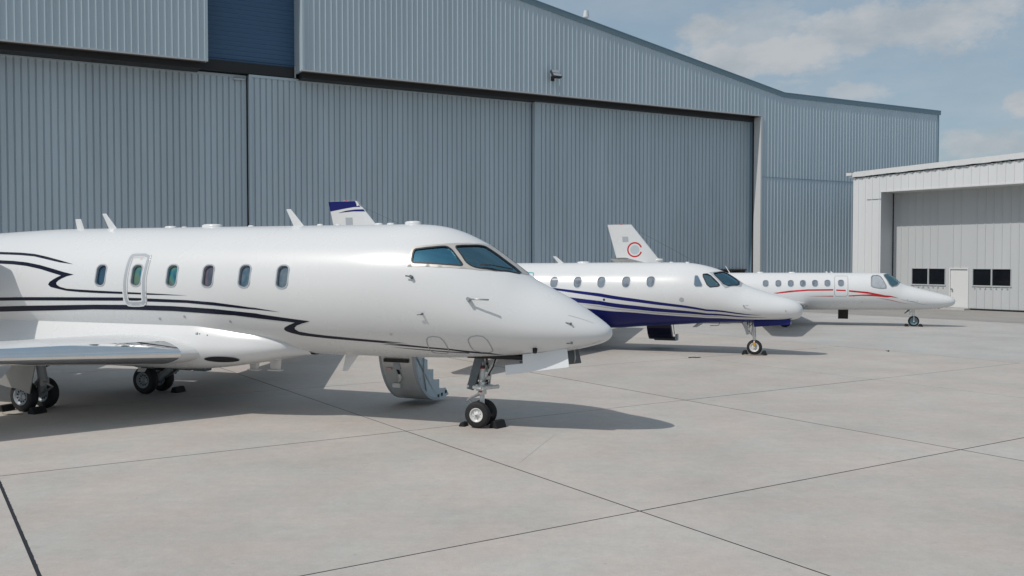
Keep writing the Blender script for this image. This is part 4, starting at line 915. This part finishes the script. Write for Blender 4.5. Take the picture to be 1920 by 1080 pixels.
# antennas, masts
blade(J1, 11.05, 11.25, 3.46, 11.14, 11.30, 3.68); blade(J1, 10.19, 10.41, 3.46, 10.48, 10.59, 3.78); blade(J1, 5.80, 6.04, 3.455, 6.10, 6.21, 3.785)
for s, l, e in ((8.87, .13, .035), (8.54, .06, .02), (7.88, .22, .06), (6.99, .06, .025), (5.48, .06, .03), (5.1, .05, .02), (4.27, .08, .03), (4.03, .07, .03), (3.59, .15, .055)): dome(J1, s, 3.474, l, l * .6, e)
for a in ((6.32, 6.60, 1.06, 6.35, 6.58, .80), (6.82, 7.06, .92, 6.84, 7.04, .79)):
    blade(J1, *a, th=.03); MB().box((-a[4] - .03, -.05, a[5] - .02), (-a[3] + .03, .05, a[5])).obj('antenna_foot', WHITE, J1)
blade(J1, 4.66, 4.95, 1.17, 4.92, 5.03, .84)
# nose gear
G = MB().cyl((-2.26, 0, 1.25), (-2.28, 0, .72), .072, .066).cyl((-2.28, 0, .72), (-2.28, 0, .56), .075).cyl((-2.28, 0, .56), (-2.28, 0, .30), .042)
G.cyl((-2.30, -.17, .225), (-2.30, .17, .225), .035).cyl((-2.36, -.20, .70), (-2.20, -.22, .69), .03).cyl((-2.20, -.22, .69), (-2.05, .16, .68), .034).cyl((-2.52, -.1, .70), (-2.1, .05, .69), .036)
G.tube([(-2.30, -.03, .58), (-2.52, -.03, .47), (-2.55, -.03, .43)], .016).tube([(-2.32, .03, .55), (-2.54, .03, .45), (-2.36, .0, .27)], .016)
G.tube([(-2.16, 0, 1.22), (-1.95, 0, 1.25), (-2.18, -.02, .92), (-2.22, 0, .74)], .026).tube([(-2.24, .07, 1.2), (-2.15, .09, .95), (-2.18, .08, .72)], .018).tube([(-2.34, -.07, 1.15), (-2.38, -.09, .9), (-2.36, -.08, .7)], .014)
rs2 = random.Random(5)
for k in range(60):
    a = rs2.random() * 6.28; zz = .62 + .48 * rs2.random(); x = -2.27 + .10 * math.cos(a); y = .10 * math.sin(a) - .02; e = .008 + .016 * rs2.random()
    G.box((x - e, y - e, zz - e), (x + e, y + e, zz + e * 1.4), rs2.choice((0, 0, 0, 1, 2)))
for k in range(9):
    a = rs2.random() * 6.28; G.tube([(-2.27 + .08 * math.cos(a), .09 * math.sin(a), 1.2), (-2.27 + .12 * math.cos(a + .6), .12 * math.sin(a + .6), .9), (-2.28 + .085 * math.cos(a), .085 * math.sin(a), .66)], .008, 6, rs2.choice((1, 2)))
ng = G.obj('nose_gear', [STRUT, STEEL, DARK], J1)
MB().box((-2.31, -.075, 1.0), (-2.21, -.062, 1.055)).obj('placard', RED, ng); MB().box((-2.31, -.085, .60), (-2.25, -.076, .62)).obj('placard', RED, ng)
for y in (-.15, .15): wheel('tyre', ng, 2.30, y, .226, .228, .135, .118, RIM)
def plate(name, m, parent, pts, y, th=.018, lean=0.0):
    zt = max(p[1] for p in pts)
    return MB().prism([(-s, y - lean * (zt - z), z) for s, z in pts], (0, th, 0)).obj(name, m, parent, bevel=.004)
DW = mat('gear_door_white', (.74, .76, .77), .35)
dp = [(1.43, 1.30), (1.1, 1.345), (.67, 1.42), (.62, 1.12), (1.71, .95), (1.73, 1.11), (1.42, 1.15)]
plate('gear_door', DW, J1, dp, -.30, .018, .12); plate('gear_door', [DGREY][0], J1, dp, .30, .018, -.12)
MB().tube([(-.72, .27, 1.36), (-.72, .33, 1.2), (-.74, .34, 1.12)], .014).obj('door_link', STEEL, J1)
MB().tube([(-1.98, -.1, 1.22), (-2.03, -.12, 1.05), (-2.12, -.12, .90)], .014).obj('door_stay', BLACK, J1)
MB().prism([(-2.20, -.12, 1.24), (-2.36, -.12, 1.22), (-2.52, -.12, .66), (-2.40, -.12, .63), (-2.36, -.12, .72)], (0, .035, 0)).prism([(-2.20, .10, 1.24), (-2.36, .10, 1.22), (-2.52, .10, .66), (-2.40, .10, .63)], (0, .02, 0)).obj('gear_door', DGREY, J1)
MB().box((-2.45, -.24, 1.195), (-.85, .24, 1.26)).obj('gear_well', DARK, J1)
# main gear
for sd in (-1, 1):
    sh, yo = (.22, .07) if sd < 0 else (-.22, 0)
    g = MB(); f = lambda s, y, z: (-s - sh, sd * (y + yo), z)
    g.cyl(f(10.25, 1.62, 1.05), f(10.35, 1.45, .62), .085).cyl(f(10.35, 1.45, .64), f(10.36, 1.43, .52), .10, mi=1).cyl(f(10.36, 1.43, .52), f(10.62, 1.30, .30), .07).cyl(f(10.62, .95, .29), f(10.62, 1.65, .29), .045)
    g.tube([f(10.3, 1.5, .85), f(10.1, 1.25, .98), f(9.9, .9, 1.02)], .03, mi=2).tube([f(10.3, 1.5, .6), f(10.15, 1.42, .48), f(10.45, 1.35, .33)], .02, mi=1).tube([f(10.33, 1.55, 1.0), f(10.30, 1.55, .75), f(10.45, 1.5, .4)], .012, mi=2)
    mg = g.obj('main_gear', [GREY, STEEL, DARK], J1)
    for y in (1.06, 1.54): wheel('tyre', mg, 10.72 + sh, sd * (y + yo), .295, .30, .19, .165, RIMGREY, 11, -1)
    MB().prism([f(10.75, 1.72, .92), f(10.22, 1.72, .92), f(10.44, 1.66, .36), f(10.70, 1.66, .44), f(11.0, 1.66, .47), f(11.25, 1.66, .52)], (0, sd * .02, 0)).obj('gear_door', DOORSHADE, mg)
    MB().loft([[f(s, y, z) for s, z in ((11.2, .52), (11.5, .58), (11.9, .60), (11.9, .57), (11.5, .545), (11.2, .49))] for y in (1.64, 1.40)], True, smooth=False, caps=True).obj('gear_door', DOORSHADE, mg)
blade(J1, 9.62, 9.40, .82, 9.75, 9.55, .62, .02)
for s, e in ((8.3, .06), (7.95, .05), (9.2, .05)): MB().box((-s - .2, -.3, .74), (-s + .12, -.1, .82), 0).obj('drain_fairing', DGREY, J1, bevel=.02)
# airstair on the far side, let down under the fuselage
AR = [(.98, 1.22), (1.03, 1.02), (1.10, .78), (1.24, .52), (1.44, .30), (1.70, .15), (1.95, .085), (2.12, .065)]
fy, fz = pchip(range(8), [a[0] for a in AR]), pchip(range(8), [a[1] for a in AR]); tt = np.linspace(0, 7, 30)
pr = [(float(fy(t)), float(fz(t))) for t in tt]
mb = MB(); mb.loft([[(-4.80, y, z) for y, z in pr], [(-4.16, y, z) for y, z in pr]], closed=False); st = mb.obj('airstair', SKIN, J1)
inn = [(y + .05 * (1 if y < 1.5 else .3), z + .05) for y, z in pr]
for a, b in ((-4.86, -4.80), (-4.16, -4.10)):
    MB().loft([[(a, y, z) for y, z in pr], [(b, y, z) for y, z in pr], [(b, y, z) for y, z in inn], [(a, y, z) for y, z in inn]], closed=False, smooth=False).obj('door_edge', TRIM, st)
ST = [(1.06, 1.10), (1.72, .90), (1.72, .69), (1.98, .69), (1.98, .46), (2.25, .46), (2.25, .25), (2.55, .25), (2.70, .10), (2.40, .05), (2.12, .07)] + [(y + .06, z + .03) for y, z in pr[::-1][1:]]
for x in (-4.19, -4.80): MB().prism([(x, y, z) for y, z in ST], (.03, 0, 0)).obj('side_panel', STAIR, st)
for y, z in ((1.5, .90), (1.76, .69), (2.02, .46), (2.29, .25)):
    MB().box((-4.77, y - .06, z - .035), (-4.19, y + .22, z - .005)).obj('stair_step', STAIR, st)
k = MB()
for y, z in ((1.22, .82), (1.36, .55), (2.2, .13), (2.36, .14), (2.55, .17)): k.box((-4.158, y - .03, z - .03), (-4.148, y + .03, z + .03))
k.obj('latch', DARK, st)
MB().tube([(-4.14, 1.52, 1.15), (-4.14, 1.53, .6), (-4.14, 1.62, .30)], .012).obj('handrail', STEEL, st)
MB().box((-4.74, 1.005, .91), (-4.22, 1.06, .975)).obj('grip_strip', BLACK, st)
lt = MB(); lt.box((-4.56, 1.06, .77), (-4.42, 1.10, .895), 1); lt.tube([(-4.49, 1.08, .78), (-4.46, 1.11, .68)], .022, mi=2).tube([(-4.46, 1.11, .68), (-4.45, 1.15, .60), (-4.53, 1.22, .50)], .03, mi=0).box((-4.66, 1.21, .40), (-4.50, 1.28, .48), 0); lt.obj('door_handle', [RIM, TRIM, DARK], st)
MB().box((-4.72, 1.06, .765), (-4.60, 1.095, .79)).obj('placard', MATS['faded_red'], st)

# ------------------------------------------------------------------ jet two, white over blue
h = HULL['J2']; D = lambda k: DEC['J2', k]
J2 = empty('business_jet', (8.57, 27.545, 0), R(-21), 'middle jet, white over royal blue belly with blue stripes', 'jet', JETS)
holes = []
wins = D('win') + [(8.2, -1.151), (8.97, -1.151)]
for i, (s, th) in enumerate(wins):
    cabin_window(h, J2, s, th, .245, .345, .115, PANEB, WHITE, .02, .014, egg=.08); holes.append(window_hole(h, s, th, .245, .345, .115, .08))
wd = [(2.559, -.59), (2.414, -.417), (2.27, -.07), (1.84, -.07), (1.80, -.56), (2.144, -.988)]
wf = [(2.667, -.60), (2.46, -.372), (2.25, 0), (1.74, 0), (1.73, -.535), (2.155, -1.075)]
holes += glazing(h, J2, D('sideg'), 'cockpit_window', CLEAR, ring=.03, rounded=1); holes += glazing(h, J2, wd, 'windshield', TINT, ring=.03, rounded=1)
o = hull_ring('quarter_window', h, smooth_loop(D('quarter'), 1), grow(smooth_loop(D('quarter'), 1), .012, h.R), TRIM, J2); hull_patch('pane', h, smooth_loop(D('quarter'), 1), QGLASS, o, off=.004)
build_hull(h, 'fuselage', J2, holes, 48)
lr = lambda p: [(a, b / h.R) for a, b in dens([(s, t * h.R) for s, t in smooth_loop(p, 1, .35)], .05)]
hull_patch('window_surround', h, wf, TRIM, J2, off=.004, holes=[lr(wd)], step=.06, mirror=True)
c = cockpit(J2, 1.85, 3.2, 1.25, 2.02, .62, 2.1); MB().box((-2.22, -.40, 2.02), (-2.10, -.20, 2.16)).obj('paper_card', WHITE, c)
for k in ('s1', 's2'): hull_patch('stripe', h, D(k), BLUE, J2, off=.003, step=.08)
hull_patch('stripe', h, D('s3'), GREY, J2, off=.003, step=.08)
be = sorted(D('belly'), key=lambda p: -p[0]); be = [p for p in be if p[0] > .3]
hull_patch('belly_band', h, be + [(be[-1][0], -3.1415), (be[0][0], -3.1415)], BLUE, J2, off=.003, step=.09, mirror=True)
ring_patch('emergency_exit', h, smooth_loop([(8.75, -.80), (8.2, -.80), (8.17, -.86), (8.16, -1.75), (8.75, -1.75)], 1), .035, TEAL, J2, .004)
disc(h, J2, *D('disc')[0], .07, TRIM, 'angle_vane'); knob(h, J2, *D('pit')[0], 'pitot_probe', .05, .018, (.14, 0, 0)); disc(h, J2, *D('port')[0], .035, DARK, 'service_port')
knob(h, J2, .45, -1.62, 'static_probe', .02, .012, None, DARK)
blade(J2, 7.37, 7.57, 2.735, 7.65, 7.77, 2.96); dome(J2, 6.73, 2.755, .2, .12, .04)
for s in (3.9, 3.4): dome(J2, s, 2.762, .06, .05, .025)
for f in (lambda q: q, mir):
    b, l = surface([(6.15, -.5, .92, 2.9, .12), (6.3, -1.0, .95, 2.7, .12), (7.55, -8.3, 1.42, 1.15, .11), (7.8, -8.6, 1.45, .7, .09)], .06, 16); w = f(b).obj('wing', WHITE, J2); f(l).obj('leading_edge', CHROME, w)
    b, l = surface([(13.6, -.05, 3.25, 1.7, .09), (14.9, -3.0, 3.35, .9, .09)], 0, 14, 0); f(b).obj('tailplane', WHITE, J2)
for m_ in (1, -1): engine(J2, 10.2, m_ * 1.42, 2.1, 2.9, .45, .8)
b, _ = surface([(12.6, 0, 2.45, 3.0, .10), (13.03, 0, 2.7, 2.62, .10), (14.98, 0, 4.91, 1.19, .10)], 0, 18, 0, True); fn = b.obj('fin', WHITE, J2)
yf = fin_side((13.22, 15.67), (14.98, 16.17), 2.7, 4.91, .10)
yf = fin_side((13.03, 15.65), (14.98, 16.17), 2.7, 4.91, .10)
fin_patch('fin_band', fn, BLUE, yf, [(16.165, 4.905), (14.985, 4.905), (14.80, 4.70), (15.1, 4.695), (15.5, 4.645), (16.09, 4.56)]); fin_patch('fin_band', fn, BLUE, yf, [(15.75, 4.505), (15.4, 4.575), (15.05, 4.61), (14.735, 4.615), (14.665, 4.535), (15.1, 4.545)])
fin_patch('grey_panel', fn, TRIM, yf, [(15.44, 4.33), (15.15, 4.33), (15.13, 3.98), (15.42, 3.98)])
MB().lathe((-15.45, 0, 4.90), (0, 0, 1), [(0, .05), (.04, .045), (.07, .001)], 12).obj('beacon', RED, fn); MB().box((-15.55, -.04, 4.90), (-15.3, .04, 4.92)).obj('beacon_base', WHITE, fn)
MB().tube([(-14.7, 0, 4.66), (-13.0, 0, 3.95), (-11.0, 0, 2.76)], .006, 5).obj('wire_antenna', DGREY, J2)
def single_nose_gear(J, s, zt, r, w, rr, rimm, amber):
    g = MB().cyl((-s - .06, 0, zt), (-s, 0, r + .22), .045).cyl((-s, 0, r + .24), (-s, 0, r + .16), .055)
    for y in (-.085, .085): g.tube([(-s, 0, r + .2), (-s, y, r + .17), (-s, y, r)], .02)
    g.cyl((-s, -.1, r), (-s, .1, r), .025).tube([(-s - .05, 0, zt - .1), (-s - .22, 0, zt - .28), (-s - .02, 0, r + .3)], .018).tube([(-s - .3, 0, zt), (-s - .12, 0, zt - .22)], .02).tube([(-s + .02, .05, zt), (-s + .03, .05, r + .3)], .01, mi=1)
    o = g.obj('nose_gear', [STRUT, STEEL], J); wheel('tyre', o, s, 0, r, r, w, rr, rimm)
    if amber: MB().box((-s - .035, -.115, r + .04), (-s + .035, -.10, r + .15)).obj('fork_cover', AMBER, o)
    return o
ng = single_nose_gear(J2, 1.38, 1.05, .226, .13, .135, RIM, True)
g = MB()
for k in range(5): g.tube([(-1.75 + .08 * k, -.12, 1.0), (-1.62 + .04 * k, -.12, .72 - .03 * k)], .012)
g.prism([(-1.72, -.14, 1.0), (-1.60, -.14, 1.0), (-1.52, -.14, .62), (-1.60, -.14, .60)], (0, .02, 0)); g.obj('drag_link', [STEEL], ng)
dp = [(1.40, 1.04), (.9, 1.075), (.30, 1.13), (.33, .95), (1.36, .85)]
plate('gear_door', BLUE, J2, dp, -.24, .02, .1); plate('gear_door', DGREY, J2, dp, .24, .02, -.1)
MB().box((-.33, -.245, .955), (-.31, -.20, 1.12)).obj('door_lip', TRIM, J2)
blade(J2, 3.1, 2.9, .9, 3.25, 3.1, .78, .02, GREY)
MB().tube([(-2.4, 0, .95), (-2.45, 0, .85), (-2.7, 0, .84)], .012).obj('drain_mast', GREY, J2)
for sd in (-1, 1):
    g = MB().cyl((-7.3, sd * 2.3, 1.0), (-7.3, sd * 2.2, .3), .06).cyl((-7.3, sd * 2.05, .28), (-7.3, sd * 2.3, .28), .03).obj('main_gear', STRUT, J2); wheel('tyre', g, 7.3, sd * 2.15, .29, .29, .18, .15, RIM)
ar = [(.80, .86), (.86, .66), (.98, .46), (1.14, .32), (1.26, .27)]
NB = mat('dark_navy_skin', (.008, .009, .035), .3)
st = MB().loft([[(-4.86, y, z) for y, z in ar], [(-4.08, y, z) for y, z in ar], [(-4.08, y + .05, z + .03) for y, z in ar], [(-4.86, y + .05, z + .03) for y, z in ar]], True, smooth=False).obj('airstair', NB, J2)
MB().cyl((-4.70, 1.3, .30), (-3.98, 1.3, .30), .07, mi=0).obj('stair_step', DGREY, st); MB().box((-4.0, 1.16, .25), (-3.93, 1.36, .45)).obj('side_panel', STAIR, st)
MB().tube([(-4.06, 1.1, .85), (-4.02, 1.15, .45)], .012).obj('handrail', STEEL, st)

# ------------------------------------------------------------------ jet three, farthest
h = HULL['J3']; D = lambda k: DEC['J3', k]
J3 = empty('business_jet', (18.718, 39.48, 0), R(-16), 'farthest and smallest white jet with red stripes and a red ring on its tail', 'jet', JETS)
holes = []
for s, th in D('win'):
    cabin_window(h, J3, s, th, .225, .30, .10, PANEB, TRIM, .02, .016); holes.append(window_hole(h, s, th, .225, .30, .10))
wd = [(2.901, -.463), (2.68, -.151), (2.60, -.06), (2.17, -.06), (2.35, -.983), (2.62, -1.28)]
holes += glazing(h, J3, D('sideg'), 'cockpit_window', SHADEGL, STEEL, .035, rounded=1); holes += glazing(h, J3, wd, 'windshield', CLEAR, STEEL, .03, rounded=1)
build_hull(h, 'fuselage', J3, holes, 48)
cockpit(J3, 2.2, 3.5, 1.0, 1.66, .5, 1.75)
for k in ('r1', 'r1b', 'r1c', 'r2', 'r3'): hull_patch('stripe', h, D(k), RED, J3, off=.003, step=.08)
hull_patch('stripe', h, D('grey'), GREY, J3, off=.003, step=.08)
ring_patch('emergency_exit', h, D('exit'), .025, TRIM, J3, .004)
for s, th in ((1.95, -1.70), (1.55, -1.72), (3.75, -2.15)): disc(h, J3, s, th, .016, GREY, 'static_port', ry=.03)
for s in (7.98, 6.62): dome(J3, s, 2.272, .14, .1, .04)
for s in (5.1, 4.9): blade(J3, s, s + .1, 2.27, s + .06, s + .12, 2.34, .012)
blade(J3, 9.26, 9.32, 2.25, 9.47, 9.51, 2.57, .012)
knob(h, J3, 4.1, -1.80, 'service_port', .01, .015, None, DARK); knob(h, J3, .95, -2.35, 'taxi_light', .03, .035, None, CHROME)
for f in (lambda q: q, mir):
    b, l = surface([(5.9, -.4, .86, 2.6, .13), (6.05, -.85, .90, 2.4, .13), (7.0, -7.6, 1.32, 1.1, .11), (7.25, -7.9, 1.34, .7, .09)], .07, 16); w = f(b).obj('wing', WHITE, J3); f(l).obj('leading_edge', CHROME, w)
    b, l = surface([(12.9, -.05, 2.66, 1.5, .09), (13.5, -2.3, 2.90, .85, .09)], 0, 14, 0); f(b).obj('tailplane', WHITE, J3)
for m_ in (1, -1): engine(J3, 10.3, m_ * 1.25, 1.92, 2.4, .40, .65)
b, _ = surface([(11.4, 0, 1.9, 2.75, .10), (11.85, 0, 2.1, 2.35, .10), (12.5, 0, 2.91, 1.93, .10), (13.74, 0, 4.47, 1.12, .10)], 0, 18, 0, True); fn = b.obj('fin', WHITE, J3)
yf = fin_side((12.5, 14.43), (13.74, 14.86), 2.91, 4.47, .10)
rg = [(13.57 - .35 * math.cos(R(a)), 3.31 + .35 * math.sin(R(a))) for a in range(20, 343, 7)] + [(13.57 - .285 * math.cos(R(a)), 3.31 + .285 * math.sin(R(a))) for a in range(342, 19, -7)]
fin_patch('ring_emblem', fn, RED, yf, rg, step=.2); fin_patch('disc_emblem', fn, mat('pale_grey_disc', (.46, .52, .55), .4), yf, [(13.57 - .21 * math.cos(R(a)), 3.31 + .21 * math.sin(R(a))) for a in range(0, 360, 15)])
fin_patch('grey_panel', fn, TRIM, yf, [(14.16, 3.91), (13.88, 3.91), (13.86, 3.68), (14.13, 3.66)])
MB().lathe((-14.2, 0, 4.46), (0, 0, 1), [(0, .06), (.04, .05), (.06, .001)], 12).obj('beacon', RED, fn)
MB().lathe((-12.55, 0, 2.82), (1, 0, 0), [(-.3, .01), (0, .09), (.26, .075), (.26, .05), (.1, .04)], 14).obj('air_scoop', WHITE, fn)
MB().tube([(-13.3, 0, 4.1), (-11.8, 0, 3.3), (-10.0, 0, 2.27)], .006, 5).obj('wire_antenna', DGREY, J3)
single_nose_gear(J3, 1.62, .78, .226, .12, .155, RIMTEAL, False)
MB().prism([(-1.75, -.1, .72), (-1.85, -.1, .72), (-2.02, -.1, .56), (-1.96, -.1, .55)], (0, .02, 0)).obj('gear_door', DGREY, J3)
for sd in (-1, 1):
    g = MB().cyl((-6.9, sd * 2.1, .9), (-6.9, sd * 2.0, .3), .055).obj('main_gear', STRUT, J3); wheel('tyre', g, 6.9, sd * 1.95, .28, .28, .17, .14, RIM)
MB().loft([[(x, y, z) for y, z in ((.72, .80), (.86, .60), (.92, .40), (.95, .22), (1.0, .22), (1.0, .6))] for x in (-4.62, -4.20)], True, smooth=False, caps=True).obj('airstair', mat('dark_brown_stair', (.035, .03, .025), .5), J3)

# ------------------------------------------------------------------ chocks and litter on the apron
def chock(x, y, rz, label, l=.26, w=.17, hgt=.13, grp='rubber wheel chocks'):
    e = empty('wheel_chock', (x, y, 0), rz, label, 'chock', grp)
    MB().prism([(-w / 2, -l / 2, 0), (w / 2, -l / 2, 0), (w * .22, -l / 2, hgt), (-w * .22, -l / 2, hgt)], (0, l, 0)).obj('chock_body', RUBBER, e, bevel=.012)
    return e
def at(J, s, y):
    a = J.rotation_euler.z; return J.location.x + -s * math.cos(a) - y * math.sin(a), J.location.y + -s * math.sin(a) + y * math.cos(a)
def rope(e, a, b, sag=.12, out=-.1):
    a, b = Vector((*a, .012)), Vector((*b, .012)); d = b - a; n = Vector((d.y, -d.x, 0)).normalized()
    inv = (Matrix.Translation(e.location) @ Matrix.Rotation(e.rotation_euler.z, 4, 'Z')).inverted()
    MB().tube([inv @ (a + d * t + n * sag * math.sin(math.pi * t)) for t in [i / 14 for i in range(15)]], .011, 6).obj('chock_rope', ROPE, e)
a1 = R(-21)
chock(*at(J1, 2.00, .02), a1 - .35, 'black chock in front of the nearest jet\'s twin nose wheels', .26, .19, .13)
chock(*at(J1, 2.60, -.06), a1, 'black chock behind the nearest jet\'s twin nose wheels', .18, .13, .07)
e = chock(*at(J1, 11.34, -1.68), a1, 'black chock behind the near main wheels of the nearest jet', .30, .19, .12); rope(e, at(J1, 11.22, -1.88), at(J1, 10.65, -1.9))
chock(*at(J1, 10.54, -1.68), a1, 'black chock in front of the near main wheels of the nearest jet', .30, .19, .12)
chock(*at(J1, 10.02, 1.5), a1, 'black chock in front of the far main wheels of the nearest jet', .30, .19, .12)
e = chock(*at(J2, 1.66, -.02), a1, 'black chock behind the blue bellied jet\'s nose wheel', .26, .17, .13); rope(e, at(J2, 1.66, -.16), at(J2, 1.10, -.16))
chock(*at(J2, 1.10, -.02), a1, 'black chock in front of the blue bellied jet\'s nose wheel', .26, .17, .13)
a3 = R(-16)
chock(*at(J3, 1.90, 0), a3, 'black chock behind the farthest jet\'s nose wheel', .28, .17, .11); chock(*at(J3, 1.34, 0), a3, 'black chock in front of the farthest jet\'s nose wheel', .28, .17, .11)
TW = mat('dry_twig', (.05, .04, .03), .9)
def twig(x, y, rz, label, l, name='twig', cat='twig'):
    e = empty(name, (x, y, 0), rz, label, cat)
    MB().tube([(-l / 2, 0, .012), (-l * .1, .02, .02), (l * .2, -.01, .015), (l / 2, .02, .02)], .014, 6).tube([(0, .01, .02), (l * .15, .09, .02)], .008, 5).obj('stem', TW, e)
twig(5.3, 27.1, .1, 'dark twig lying on the concrete near the blue bellied jet', .36)
twig(11.7, 29.0, 1.0, 'small dark leaf scrap on the concrete right of the blue bellied jet', .16, 'leaf_scrap', 'scrap')
